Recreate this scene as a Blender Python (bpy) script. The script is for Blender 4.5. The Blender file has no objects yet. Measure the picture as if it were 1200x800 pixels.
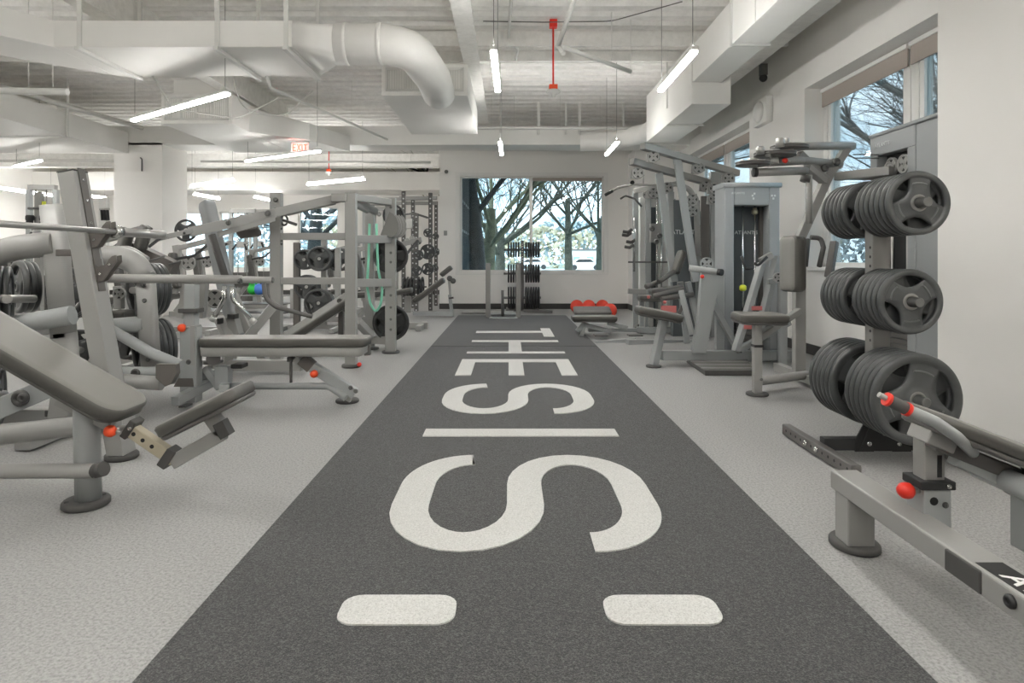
import bpy, math, random
from mathutils import Vector, Matrix, Quaternion
random.seed(7)
PI = math.pi
# camera measures (the frame is 1200 x 800)
FPX, CX, CY, EYE = 750.0, 596.0, 303.0, 1.06
V = lambda *a: Vector(a)
UP = V(0, 0, 1); XA = V(1, 0, 0); YA = V(0, 1, 0)
COL = bpy.context.scene.collection

def P(px, py, d):            # place seen at (px,py) standing d metres ahead
    return V((px-CX)*d/FPX, d, EYE-(py-CY)*d/FPX)
def F(px, py, h=0.0):        # place seen at (px,py) at height h
    d = FPX*(EYE-h)/(py-CY)
    return P(px, py, d)

# ------------------------------------------------------------------ materials
def new_mat(name):
    m = bpy.data.materials.new(name); m.use_nodes = True
    nt = m.node_tree; b = nt.nodes['Principled BSDF']
    return m, nt, b
def mat(name, col, rough=.5, metal=0, bump=0, bscale=200, var=0, vscale=6, spec=.5, coat=0):
    m, nt, b = new_mat(name)
    b.inputs['Base Color'].default_value = (*col, 1)
    b.inputs['Roughness'].default_value = rough
    b.inputs['Metallic'].default_value = metal
    b.inputs['Specular IOR Level'].default_value = spec
    if coat: b.inputs['Coat Weight'].default_value = coat
    tc = nt.nodes.new('ShaderNodeTexCoord')
    if bump:
        n = nt.nodes.new('ShaderNodeTexNoise'); n.inputs['Scale'].default_value = bscale; n.inputs['Detail'].default_value = 3
        nt.links.new(tc.outputs['Object'], n.inputs['Vector'])
        bp = nt.nodes.new('ShaderNodeBump'); bp.inputs['Strength'].default_value = bump; bp.inputs['Distance'].default_value = .002
        nt.links.new(n.outputs['Fac'], bp.inputs['Height']); nt.links.new(bp.outputs['Normal'], b.inputs['Normal'])
    if var:
        n = nt.nodes.new('ShaderNodeTexNoise'); n.inputs['Scale'].default_value = vscale; n.inputs['Detail'].default_value = 4
        nt.links.new(tc.outputs['Object'], n.inputs['Vector'])
        r = nt.nodes.new('ShaderNodeValToRGB')
        r.color_ramp.elements[0].position = .3; r.color_ramp.elements[1].position = .7
        r.color_ramp.elements[0].color = (*[c*(1-var) for c in col], 1)
        r.color_ramp.elements[1].color = (*[min(1, c*(1+var)) for c in col], 1)
        nt.links.new(n.outputs['Fac'], r.inputs['Fac']); nt.links.new(r.outputs['Color'], b.inputs['Base Color'])
    return m
def emit(name, col, s):
    m, nt, b = new_mat(name)
    b.inputs['Base Color'].default_value = (*col, 1)
    b.inputs['Emission Color'].default_value = (*col, 1); b.inputs['Emission Strength'].default_value = s
    return m

M = {}
M['frame'] = mat('grey powder coat', (.305, .303, .29), .4, bump=.08, bscale=350)
M['frame_cool'] = mat('cool grey powder coat', (.325, .34, .337), .4, bump=.08, bscale=350)
M['frame_dark'] = mat('dark grey steel', (.11, .105, .1), .45)
M['frame_mid'] = mat('mid grey steel', (.2, .195, .185), .45)
M['bracket'] = mat('brown grey steel bracket', (.12, .11, .1), .5)
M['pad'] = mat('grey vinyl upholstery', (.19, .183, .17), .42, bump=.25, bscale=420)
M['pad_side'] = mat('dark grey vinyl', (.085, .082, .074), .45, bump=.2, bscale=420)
M['rubber'] = mat('black rubber', (.022, .022, .022), .55, bump=.1, bscale=200)
M['foot'] = mat('dark rubber foot', (.07, .068, .065), .6)
M['plate'] = mat('rubber coated iron', (.062, .065, .065), .33, bump=.12, bscale=120, var=.15, vscale=9)
M['plate_mark'] = mat('grey raised mark', (.13, .135, .135), .4)
M['plate_dark'] = mat('black rubber coated iron', (.03, .03, .03), .42, bump=.1, bscale=120)
M['chrome'] = mat('chrome', (.6, .6, .59), .2, 1)
M['steel'] = mat('satin steel', (.42, .415, .40), .36, .6)
M['bolt'] = mat('dark bolt steel', (.16, .16, .155), .35, .8)
M['orange'] = mat('orange plastic', (.80, .075, .015), .38)
M['red'] = mat('red paint', (.75, .03, .015), .4)
M['redsoft'] = mat('red rubber', (.82, .07, .04), .5)
M['pink'] = mat('faded red label', (.55, .16, .15), .5)
M['tan'] = mat('beige plated steel', (.5, .45, .34), .4, .3)
M['white'] = mat('white painted metal', (.72, .715, .69), .45)
M['duct'] = mat('white painted duct', (.84, .83, .805), .5, var=.03, vscale=1.5)
M['drywall'] = mat('white drywall', (.84, .825, .80), .85, bump=.15, bscale=90, var=.015, vscale=1)
M['trimwhite'] = mat('white window trim', (.78, .77, .75), .5)
M['base'] = mat('dark rubber baseboard', (.045, .043, .04), .5)
M['shade'] = mat('taupe roller shade', (.42, .37, .33), .8, bump=.3, bscale=300)
M['green'] = mat('green rubber', (.02, .5, .06), .45)
M['blue'] = mat('blue rubber', (.08, .22, .7), .45)
M['mint'] = mat('mint elastic', (.22, .58, .42), .5)
M['yellow'] = mat('yellow plastic', (.75, .8, .05), .4)
M['black'] = mat('matt black', (.012, .012, .012), .6)
M['brass'] = mat('aged brass', (.55, .5, .35), .3, .9)
M['panel'] = mat('smoked grey panel', (.13, .145, .15), .25)
M['panel_lt'] = mat('grey enamel shroud', (.30, .315, .32), .4)
M['print'] = mat('pale print', (.62, .64, .64), .5)
M['alu'] = mat('brushed aluminium', (.6, .6, .58), .3, .8)
M['tube_emit'] = emit('lit tube', (1, .982, .945), 72)
M['tube_side'] = emit('lit tube side', (1, .982, .945), 25)
M['ceiling_fill'] = emit('added ceiling glow', (1, .982, .945), 34)  # extra glow added above the fixtures to brighten the ceiling
M['exit_emit'] = emit('lit red letters', (1, .08, .05), 2.6)
M['exit_face'] = emit('exit sign face', (1, .75, .72), .12)

# ------------------------------------------------------------------ mesh builder
def fillet(pts, r, n=5, closed=False):
    pts = [Vector(p) for p in pts]
    if r <= 0 or len(pts) < 3: return pts
    out = [] if closed else [pts[0]]
    rng = range(len(pts)) if closed else range(1, len(pts)-1)
    for i in rng:
        a, b, c = pts[i-1], pts[i], pts[(i+1) % len(pts)]
        u = (a-b); v = (c-b); lu, lv = u.length, v.length
        if lu < 1e-6 or lv < 1e-6: continue
        u /= lu; v /= lv
        ang = u.angle(v, PI)
        if ang > PI-.05: out.append(b); continue
        t = min(r/math.tan(ang/2), lu*.48, lv*.48)
        p0, p1 = b+u*t, b+v*t
        for k in range(n+1):
            s = k/n
            out.append(p0*(1-s)**2 + b*2*s*(1-s) + p1*s*s)
    if not closed: out.append(pts[-1])
    return out
def rrect(w, h, r, n=4):
    r = min(r, w/2*.999, h/2*.999)
    out = []
    for cx, cy, a0 in ((w/2-r, h/2-r, 0), (-w/2+r, h/2-r, PI/2), (-w/2+r, -h/2+r, PI), (w/2-r, -h/2+r, 1.5*PI)):
        for k in range(n+1):
            a = a0+PI/2*k/n
            out.append((cx+r*math.cos(a), cy+r*math.sin(a)))
    return out
def basis(axis, up=None):
    z = Vector(axis).normalized()
    if up is None or abs(z.dot(Vector(up).normalized())) > .98:
        up = UP if abs(z.z) < .9 else YA
    x = Vector(up).cross(z).normalized(); y = z.cross(x)
    return x, y, z

class MB:
    def __init__(s): s.v = []; s.f = []; s.sm = []
    def add(s, vs, fs, smooth=False):
        o = len(s.v); s.v += [Vector(p) for p in vs]
        for f in fs:
            s.f.append([i+o for i in f]); s.sm.append(smooth)
        return s
    def loft(s, rings, smooth=True, cap=True, closed=False):
        n = len(rings[0]); o = len(s.v)
        for r in rings: s.v += [Vector(p) for p in r]
        R = len(rings)
        for i in range(R if closed else R-1):
            a = o+i*n; b = o+((i+1) % R)*n
            for k in range(n):
                k2 = (k+1) % n
                s.f.append([a+k, a+k2, b+k2, b+k]); s.sm.append(smooth)
        if cap and not closed:
            s.f.append([o+k for k in range(n)][::-1]); s.sm.append(False)
            s.f.append([o+(R-1)*n+k for k in range(n)]); s.sm.append(False)
        return s
    def box(s, c, size, rot=None):
        x, y, z = size[0]/2, size[1]/2, size[2]/2
        vs = [V(a*x, b*y, d*z) for a in (-1, 1) for b in (-1, 1) for d in (-1, 1)]
        if rot is not None: vs = [rot @ p for p in vs]
        vs = [p+Vector(c) for p in vs]
        return s.add(vs, [(0, 1, 3, 2), (4, 6, 7, 5), (0, 4, 5, 1), (2, 3, 7, 6), (0, 2, 6, 4), (1, 5, 7, 3)])
    def span(s, a, b):       # box from its two corners
        a, b = Vector(a), Vector(b)
        return s.box((a+b)/2, [abs(t) for t in (b-a)])
    def sweep(s, pts, prof, up=None, smooth=True, cap=True, closed=False):
        pts = [Vector(p) for p in pts]
        n = len(pts); rings = []
        tan = []
        for i in range(n):
            if closed: t = pts[(i+1) % n]-pts[i-1]
            elif i == 0: t = pts[1]-pts[0]
            elif i == n-1: t = pts[-1]-pts[-2]
            else: t = (pts[i+1]-pts[i]).normalized()+(pts[i]-pts[i-1]).normalized()
            tan.append(t.normalized())
        x, y, z = basis(tan[0], up)
        for i in range(n):
            if i:
                q = tan[i-1].rotation_difference(tan[i]); x = q @ x; y = q @ y
            k = 1.0
            if 0 < i < n-1 and len(prof) <= 24:
                d = (pts[i]-pts[i-1]).normalized().dot(tan[i]); k = 1/max(d, .5)
                k = min(k, 1.3)
            rings.append([pts[i]+x*p[0]+y*p[1] for p in prof])
        return s.loft(rings, smooth, cap, closed)
    def tube(s, pts, r, n=14, fil=0, cap=True, closed=False, fn=5):
        if fil: pts = fillet(pts, fil, fn, closed)
        return s.sweep(pts, [(r*math.cos(2*PI*k/n), r*math.sin(2*PI*k/n)) for k in range(n)], None, True, cap, closed)
    def oval(s, pts, w, h, up=UP, fil=0, n=16):
        if fil: pts = fillet(pts, fil)
        return s.sweep(pts, [(w/2*math.cos(2*PI*k/n), h/2*math.sin(2*PI*k/n)) for k in range(n)], up)
    def bar(s, a, b, w, h=None, up=UP, r=0):  # rectangular tube a -> b; w sideways, h along up
        h = h or w
        if isinstance(a, (list,)): pts = a
        else: pts = [a, b]
        if r: prof = rrect(w, h, r, 3); return s.sweep(pts, prof, up, smooth=True)
        prof = [(w/2, h/2), (-w/2, h/2), (-w/2, -h/2), (w/2, -h/2)]
        return s.sweep(pts, prof, up, smooth=False)
    def cyl(s, a, b, r, r2=None, n=18, smooth=True):
        a, b = Vector(a), Vector(b); x, y, z = basis(b-a); r2 = r if r2 is None else r2
        return s.loft([[p+x*q*math.cos(2*PI*k/n)+y*q*math.sin(2*PI*k/n) for k in range(n)] for p, q in ((a, r), (b, r2))], smooth)
    def lathe(s, o, axis, prof, n=24, smooth=True, cap=True):   # prof: (radius, along)
        x, y, z = basis(axis); o = Vector(o)
        return s.loft([[o+z*h+x*r*math.cos(2*PI*k/n)+y*r*math.sin(2*PI*k/n) for k in range(n)] for r, h in prof], smooth, cap)
    def ball(s, c, r, sc=(1, 1, 1), n=16, m=10):
        rings = []
        for i in range(m+1):
            a = -PI/2+PI*i/m; a = max(min(a, PI/2-.02), -PI/2+.02)
            rings.append([Vector(c)+V(r*sc[0]*math.cos(a)*math.cos(2*PI*k/n), r*sc[1]*math.cos(a)*math.sin(2*PI*k/n), r*sc[2]*math.sin(a)) for k in range(n)])
        return s.loft(rings)
    def prism(s, poly, t, smooth=False):       # poly: 3D points, t: thickness vector (centred)
        t = Vector(t)/2; poly = [Vector(p) for p in poly]; n = len(poly)
        vs = [p-t for p in poly]+[p+t for p in poly]
        fs = [list(range(n))[::-1], list(range(n, 2*n))]
        s.add(vs, fs)
        return s.add(vs, [(k, (k+1) % n, n+(k+1) % n, n+k) for k in range(n)], smooth)
    def pad(s, c, L, W, T, ld, nd, r=.05, soft=.018, taper=0):
        # upholstered pad: centre of its underside c, long dir ld, face normal nd
        ld = Vector(ld).normalized(); nd = Vector(nd).normalized(); wd = nd.cross(ld).normalized(); nd = ld.cross(wd)
        if nd.z < 0 and False: nd = -nd
        rings = []
        for ins, h in ((.012, 0), (.0, .006), (0, T*.45), (-.003, T-soft), (soft*.3, T-soft*.35), (soft*.95, T-.002), (soft*2.2, T)):
            rr = rrect(L-2*ins, W-2*ins, max(r-ins, .012), 6)
            rings.append([Vector(c)+ld*x+wd*(y*(1-taper*(x/L+.5)))+nd*h for x, y in rr])
        s.nside = len(s.f)+4*len(rings[0])
        return s.loft(rings)
    def build(s, name, m, parent=None, bev=0, loc=None, seg=2):
        org = Vector(parent['_o']) if parent is not None else (Vector(loc) if loc is not None else V(0, 0, 0))
        me = bpy.data.meshes.new(name)
        me.from_pydata([p-org for p in s.v], [], s.f)
        me.polygons.foreach_set('use_smooth', s.sm)
        me.validate(); me.update()
        import bmesh
        bm = bmesh.new(); bm.from_mesh(me); bmesh.ops.recalc_face_normals(bm, faces=bm.faces); bm.to_mesh(me); bm.free()
        me.materials.append(M[m] if isinstance(m, str) else m)
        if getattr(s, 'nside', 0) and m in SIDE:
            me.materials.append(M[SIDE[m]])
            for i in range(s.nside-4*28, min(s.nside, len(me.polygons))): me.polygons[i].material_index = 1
        o = bpy.data.objects.new(name, me); COL.objects.link(o)
        if parent is not None:
            o.parent = parent; o['_o'] = list(org)
        else:
            o.location = org; o['_o'] = list(org)
        if bev:
            b = o.modifiers.new('bevel', 'BEVEL'); b.width = bev; b.segments = seg; b.limit_method = 'ANGLE'; b.angle_limit = math.radians(50)
        return o

def tag(o, label=None, cat=None, group=None, kind=None):
    if label: o['label'] = label
    if cat: o['category'] = cat
    if group: o['group'] = group
    if kind: o['kind'] = kind
    return o
def thing(name, label, cat, loc=(0, 0, 0), group=None):
    o = bpy.data.objects.new(name, None); COL.objects.link(o)
    o.location = Vector(loc); o['_o'] = list(loc); o.empty_display_size = .1
    return tag(o, label, cat, group)
def lab(o, text): o['label'] = text; return o
def struct(name, mb, m, bev=0): return tag(mb.build(name, m, bev=bev), kind='structure')
def kids(o): return [c for c in COL.objects if c.parent == o]
def dup(root, loc, label=None, rotz=None, group=None, scale=None):
    def cp(o, par):
        c = o.copy(); COL.objects.link(c)
        if par is not None: c.parent = par
        for k in KID.get(o.name, []): cp(k, c)
        return c
    KID = {}
    for o in COL.objects:
        if o.parent is not None: KID.setdefault(o.parent.name, []).append(o)
    r = cp(root, None); r.location = Vector(loc)
    if rotz is not None: r.rotation_euler = (0, 0, rotz)
    if scale is not None: r.scale = (scale,)*3
    if label: r['label'] = label
    if group: r['group'] = group
    return r
ORD = ['first', 'second', 'third', 'fourth', 'fifth', 'sixth', 'seventh', 'eighth', 'ninth', 'tenth']

def foot(parent, c, r=.055, h=.022, m='foot', squash=1.0, name='foot'):
    mb = MB(); n = 28
    rings = []
    for q, z in ((r*.93, 0), (r, h*.2), (r, h*.75), (r*.93, h), (r*.6, h*1.02)):
        rings.append([V(c[0]+q*squash*math.cos(2*PI*k/n), c[1]+q*math.sin(2*PI*k/n), z) for k in range(n)])
    mb.loft(rings); return mb.build(name, m, parent)
def bolt(parent, c, axis, r=.012, h=.01, m='bolt', name='bolt'):
    axis = Vector(axis).normalized()
    mb = MB(); mb.lathe(Vector(c)-axis*.002, axis, [(r, 0), (r, h*.6), (r*.75, h), (r*.4, h), (r*.38, h*.6)], 14)
    return mb.build(name, m, parent)
def knob(parent, c, axis, r=.024, m='orange', stem=.03):
    axis = Vector(axis).normalized(); c = Vector(c)
    k = MB().lathe(c, axis, [(r*.55, -r*.9), (r*.95, -r*.45), (r, 0), (r*.9, r*.5), (r*.5, r*.9), (r*.1, r)], 18).build('knob', m, parent)
    lab(k, 'orange round knob')
    MB().cyl(c-axis*(stem+r*.5), c-axis*r*.6, r*.32).build('knob_stem', 'steel', k)
    return k

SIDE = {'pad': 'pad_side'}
# olympic grip plate: axis along +Y, centre at origin
def plate_mesh(name, D, T, N=72, phase=0.0, m='plate'):
    R = D/2; v = []; f = []; sm = []
    half = math.radians(34); r_o = .80*R; dep = .36*R
    hole_c = [phase+PI/2+2*PI*k/3 for k in range(3)]
    def prof(th):
        d = min(abs((th-c+PI) % (2*PI)-PI) for c in hole_c)
        inside = d < half
        rin = r_o-max(.03*R, dep*math.sqrt(max(0, 1-(d/half)**2)))
        return rin, inside
    rs = [None]*N; ins = []
    for k in range(N):
        th = 2*PI*k/N; rin, _ = prof(th)
        _, i2 = prof(2*PI*(k+.5)/N); ins.append(i2)
        web, hub = T*.22, T*.46
        rs[k] = [(.057*R*2.0, hub), (.19*R, hub), (.215*R, web*1.05), (min(.30*R, rin-.02*R), web), (rin, web), (r_o, web), (r_o+.02*R, T*.44), (.93*R, T*.5), (.975*R, T*.42), (R, T*.16)]
    nr = len(rs[0])
    for side in (-1, 1):
        for k in range(N):
            th = 2*PI*k/N
            for r, h in rs[k]: v.append(V(r*math.cos(th), side*h, r*math.sin(th)))
    def idx(side, k, j): return side*N*nr+(k % N)*nr+j
    for k in range(N):
        for j in range(nr-1):
            if j == 4 and ins[k]: continue
            for sd in (0, 1):
                f.append([idx(sd, k, j), idx(sd, k+1, j), idx(sd, k+1, j+1), idx(sd, k, j+1)]); sm.append(True)
        for j in (0, nr-1):
            f.append([idx(0, k, j), idx(0, k+1, j), idx(1, k+1, j), idx(1, k, j)]); sm.append(j != 0 or True)
        if ins[k]:
            for j in (4, 5):
                f.append([idx(0, k, j), idx(0, k+1, j), idx(1, k+1, j), idx(1, k, j)]); sm.append(False)
            for kk, nb in ((k, k-1), (k+1, k+1)):
                if not ins[nb % N]:
                    f.append([idx(0, kk, 4), idx(0, kk, 5), idx(1, kk, 5), idx(1, kk, 4)]); sm.append(False)
    mb = MB(); mb.v = v; mb.f = f; mb.sm = sm
    o = mb.build(name, m)
    me = o.data; bpy.data.objects.remove(o)
    return me
PLATES = {}
def plate(c, D, T, label, group, yaw=0.0, spin=0.0, m='plate', axis=None, lo=False, hub=False):
    key = (round(D, 3), round(T, 3), m, lo)
    if key not in PLATES: PLATES[key] = plate_mesh('weight_plate', D, T, 36 if lo else 72, 0, m)
    o = bpy.data.objects.new('weight_plate', PLATES[key]); COL.objects.link(o)
    o.location = c
    if axis is not None:
        q = YA.rotation_difference(Vector(axis).normalized()) @ Quaternion(YA, spin)
    else: q = Quaternion(UP, yaw) @ Quaternion(YA, spin)
    o.rotation_mode = 'QUATERNION'; o.rotation_quaternion = q
    tag(o, label, 'weight plate', group)
    if hub:
        y_ = V(0, -1, 0); o['_o'] = [0, 0, 0]
        h = MB().lathe(V(0, 0, 0), y_, [(.026, T*.40), (.026, T*.52), (.034, T*.56), (.040, T*.50), (.042, T*.40)], 28, cap=False).build('hub_ring', 'frame_mid', o)
        R = D/2
        a = MB()
        for k in range(3):
            c_ = -PI/2+2*PI*k/3+PI/2*0
            pts = [V(R*.62*math.cos(t), -T*.235, R*.62*math.sin(t)) for t in [c_-.38+.076*i for i in range(11)]]
            a.sweep(pts, [(.004, .002), (-.004, .002), (-.004, -.002), (.004, -.002)], up=V(0, 1, 0))
        lab(a.build('raised_arc', 'plate_mark', o), 'raised arc marks')
    return o
# ================================================================== SETTING
def floor_mat():
    m, nt, b = new_mat('speckled grey rubber floor')
    tc = nt.nodes.new('ShaderNodeTexCoord')
    n1 = nt.nodes.new('ShaderNodeTexNoise'); n1.inputs['Scale'].default_value = 95; n1.inputs['Detail'].default_value = 4; n1.inputs['Roughness'].default_value = .8
    n2 = nt.nodes.new('ShaderNodeTexNoise'); n2.inputs['Scale'].default_value = .7; n2.inputs['Detail'].default_value = 3
    r = nt.nodes.new('ShaderNodeValToRGB')
    e = r.color_ramp.elements
    e[0].position = .36; e[0].color = (.21, .209, .206, 1); e[1].position = .62; e[1].color = (.39, .388, .38, 1)
    e2 = r.color_ramp.elements.new(.5); e2.color = (.325, .323, .316, 1)
    mx = nt.nodes.new('ShaderNodeMix'); mx.data_type = 'RGBA'; mx.blend_type = 'MULTIPLY'; mx.inputs[0].default_value = 1
    r2 = nt.nodes.new('ShaderNodeValToRGB'); r2.color_ramp.elements[0].color = (.94, .94, .94, 1); r2.color_ramp.elements[1].color = (1, 1, 1, 1)
    for n in (n1, n2): nt.links.new(tc.outputs['Object'], n.inputs['Vector'])
    nt.links.new(n1.outputs['Fac'], r.inputs['Fac']); nt.links.new(n2.outputs['Fac'], r2.inputs['Fac'])
    nt.links.new(r.outputs['Color'], mx.inputs[6]); nt.links.new(r2.outputs['Color'], mx.inputs[7])
    nt.links.new(mx.outputs[2], b.inputs['Base Color'])
    b.inputs['Roughness'].default_value = .62
    bp = nt.nodes.new('ShaderNodeBump'); bp.inputs['Strength'].default_value = .15; bp.inputs['Distance'].default_value = .002
    nt.links.new(n1.outputs['Fac'], bp.inputs['Height']); nt.links.new(bp.outputs['Normal'], b.inputs['Normal'])
    return m
def turf_mat(name, c0, c1, c2, str_=.8):
    m, nt, b = new_mat(name)
    tc = nt.nodes.new('ShaderNodeTexCoord')
    n1 = nt.nodes.new('ShaderNodeTexNoise'); n1.inputs['Scale'].default_value = 130; n1.inputs['Detail'].default_value = 5; n1.inputs['Roughness'].default_value = .75
    v = nt.nodes.new('ShaderNodeTexVoronoi'); v.inputs['Scale'].default_value = 240
    mx = nt.nodes.new('ShaderNodeMath'); mx.operation = 'ADD'
    mm = nt.nodes.new('ShaderNodeMath'); mm.operation = 'MULTIPLY'; mm.inputs[1].default_value = .35
    for n in (n1, v): nt.links.new(tc.outputs['Object'], n.inputs['Vector'])
    nt.links.new(v.outputs['Distance'], mm.inputs[0]); nt.links.new(n1.outputs['Fac'], mx.inputs[0]); nt.links.new(mm.outputs[0], mx.inputs[1])
    r = nt.nodes.new('ShaderNodeValToRGB'); e = r.color_ramp.elements
    e[0].position = .48; e[0].color = (*c0, 1); e[1].position = .86; e[1].color = (*c2, 1); k = e.new(.66); k.color = (*c1, 1)
    nt.links.new(mx.outputs[0], r.inputs['Fac']); nt.links.new(r.outputs['Color'], b.inputs['Base Color'])
    b.inputs['Roughness'].default_value = .85
    b.inputs['Sheen Weight'].default_value = .15
    bp = nt.nodes.new('ShaderNodeBump'); bp.inputs['Strength'].default_value = str_; bp.inputs['Distance'].default_value = .006
    nt.links.new(mx.outputs[0], bp.inputs['Height']); nt.links.new(bp.outputs['Normal'], b.inputs['Normal'])
    return m
def deck_mat():
    m, nt, b = new_mat('white sprayed deck')
    tc = nt.nodes.new('ShaderNodeTexCoord')
    n = nt.nodes.new('ShaderNodeTexNoise'); n.inputs['Scale'].default_value = 9; n.inputs['Detail'].default_value = 8; n.inputs['Roughness'].default_value = .7
    r = nt.nodes.new('ShaderNodeValToRGB'); e = r.color_ramp.elements
    e[0].position = .3; e[0].color = (.78, .77, .745, 1); e[1].position = .6; e[1].color = (.90, .89, .865, 1)
    nt.links.new(tc.outputs['Object'], n.inputs['Vector']); nt.links.new(n.outputs['Fac'], r.inputs['Fac']); nt.links.new(r.outputs['Color'], b.inputs['Base Color'])
    b.inputs['Roughness'].default_value = .9
    bp = nt.nodes.new('ShaderNodeBump'); bp.inputs['Strength'].default_value = .7; bp.inputs['Distance'].default_value = .015
    nt.links.new(n.outputs['Fac'], bp.inputs['Height']); nt.links.new(bp.outputs['Normal'], b.inputs['Normal'])
    return m
def glass_mat(name='window glass', tint=(.93, .98, 1), k=1.0):
    m = bpy.data.materials.new(name); m.use_nodes = True; nt = m.node_tree; nt.nodes.clear()
    o = nt.nodes.new('ShaderNodeOutputMaterial'); t = nt.nodes.new('ShaderNodeBsdfTransparent'); g = nt.nodes.new('ShaderNodeBsdfGlossy')
    t.inputs['Color'].default_value = (*tint, 1); g.inputs['Roughness'].default_value = .01
    fr = nt.nodes.new('ShaderNodeFresnel'); fr.inputs['IOR'].default_value = 1.5
    mu = nt.nodes.new('ShaderNodeMath'); mu.operation = 'MULTIPLY'; mu.inputs[1].default_value = k
    mx = nt.nodes.new('ShaderNodeMixShader')
    nt.links.new(fr.outputs[0], mu.inputs[0]); nt.links.new(mu.outputs[0], mx.inputs[0])
    nt.links.new(t.outputs[0], mx.inputs[1]); nt.links.new(g.outputs[0], mx.inputs[2]); nt.links.new(mx.outputs[0], o.inputs[0])
    return m
M['floor'] = floor_mat()
M['turf'] = turf_mat('charcoal turf', (.006, .0065, .007), (.029, .03, .0305), (.105, .105, .105))
M['turf_white'] = turf_mat('white turf', (.40, .40, .385), (.55, .55, .53), (.64, .64, .62), .5)
M['deck'] = deck_mat()
M['glass'] = glass_mat(k=.8)

DECK = 3.90
struct('floor', MB().span((-13.2, -3, -.12), (3.9, 19.2, 0)), 'floor')
# synthetic turf lane with a seam at 7.67 m
tl = thing('turf_lane', 'long charcoal synthetic turf lane with white letters down the middle of the gym floor', 'turf lane', (.065, 5.5, 0))
for a, b in ((-2.0, 7.665), (7.68, 11.87)):
    MB().span((-.934, a, 0), (1.064, b, .012)).build('turf_panel', 'turf', tl, bev=.004)
lt = .0165
def flat(polys, name):
    mb = MB()
    for poly in polys: mb.prism([(x, y, .0125) for x, y in poly], (0, 0, .009))
    return lab(mb.build(name, 'turf_white', tl), 'white turf inlay')
def rect(x0, x1, y0, y1): return [(x0, y0), (x1, y0), (x1, y1), (x0, y1)]
def rr(x0, x1, y0, y1, r):
    return [((x0+x1)/2+a, (y0+y1)/2+b) for a, b in rrect(x1-x0, y1-y0, r, 5)]
flat([rect(-.462, .49, 9.03, 9.25), rect(.475, .617, 8.58, 9.60)], 'letter_t')
flat([rect(-.465, .627, 8.03, 8.20), rect(-.465, .627, 7.07, 7.20), rect(0, .150, 7.68, 8.04), rect(0, .150, 7.19, 7.665)], 'letter_h')
flat([rect(-.481, .62, 6.47, 6.65), rect(-.481, -.338, 5.73, 6.48), rect(0, .142, 5.73, 6.48), rect(.477, .62, 5.73, 6.48)], 'letter_e')
flat([rect(-.507, .65, 3.768, 3.93)], 'letter_i')
flat([rr(-.503, -.157, 1.828, 1.988, .055), ], 'colon_dot')
flat([rr(.286, .627, 1.828, 1.988, .055), ], 'colon_dot')
def letter_s(y0, y1, st, xo=0):
    # centre line: far-left end, left side, near-left, middle, far-right, right side, near-right end
    xl, xm, xr = -.418+xo, .072+xo, .555+xo
    f_, n_ = y1-st/2, y0+st/2; ry = .36
    pts = [(-.185+xo, f_)]
    def arc(cx, cy, rx, ryy, a0, a1):
        for k in range(15):
            a = a0+(a1-a0)*k/14; pts.append((cx+rx*math.cos(a), cy+ryy*math.sin(a)))
    arc(xl+.24, f_-ry, .24, ry, PI/2, PI)
    arc(xl+.245, n_+ry, .245, ry, PI, 2*PI)
    arc(xm+.2415, f_-ry, .2415, ry, PI, 0)
    arc(xr-.24, n_+ry, .24, ry, 0, -PI/2)
    pts.append((.31+xo, n_))
    L, R_ = [], []
    for i, p in enumerate(pts):
        a = pts[max(0, i-1)]; b = pts[min(len(pts)-1, i+1)]
        if a == b: continue
        t = Vector((b[0]-a[0], b[1]-a[1])).normalized(); n = Vector((-t.y, t.x))*st/2
        L.append((p[0]+n.x, p[1]+n.y)); R_.append((p[0]-n.x, p[1]-n.y))
    mb = MB(); n = len(L)
    vs = [V(x, y, z) for z in (.008, .017) for x, y in L+R_]
    fs = []
    for i in range(n-1):
        fs += [(2*n+i, 2*n+i+1, 3*n+i+1, 3*n+i), (i, n+i, n+i+1, i+1), (i, i+1, 2*n+i+1, 2*n+i), (n+i, 3*n+i, 3*n+i+1, n+i+1)]
    fs += [(0, 2*n, 3*n, n), (n-1, 2*n-1, 4*n-1, 3*n-1)]
    mb.add(vs, fs); return lab(mb.build('letter_s', 'turf_white', tl), 'white turf inlay')
letter_s(4.316, 5.345, .15)
letter_s(2.284, 3.405, .158)

# deck: corrugated sheet, ribs running left to right
mb = MB(); prof = []
y = -3.0
while y < 19.2:
    prof += [(y, DECK), (y+.14, DECK), (y+.18, DECK+.07), (y+.26, DECK+.07)]
    y += .30
rings = [[V(x, yy, zz) for yy, zz in prof] for x in (-13.2, 3.9)]
n = len(prof); mb.add(rings[0]+rings[1], [(i, i+1, n+i+1, n+i) for i in range(n-1)])
struct('ceiling', mb, 'deck')
MB_ = MB
def wall_x(name, y0, y1, x0, x1, z0, z1, holes, m='drywall'):   # slab between y0..y1, holes in x/z
    mb = MB(); xs = sorted({x0, x1, *[h[0] for h in holes], *[h[1] for h in holes]}); zs = sorted({z0, z1, *[h[2] for h in holes], *[h[3] for h in holes]})
    for i in range(len(xs)-1):
        for j in range(len(zs)-1):
            cx, cz = (xs[i]+xs[i+1])/2, (zs[j]+zs[j+1])/2
            if any(h[0] < cx < h[1] and h[2] < cz < h[3] for h in holes): continue
            mb.span((xs[i], y0, zs[j]), (xs[i+1], y1, zs[j+1]))
    return struct(name, mb, m)
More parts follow.
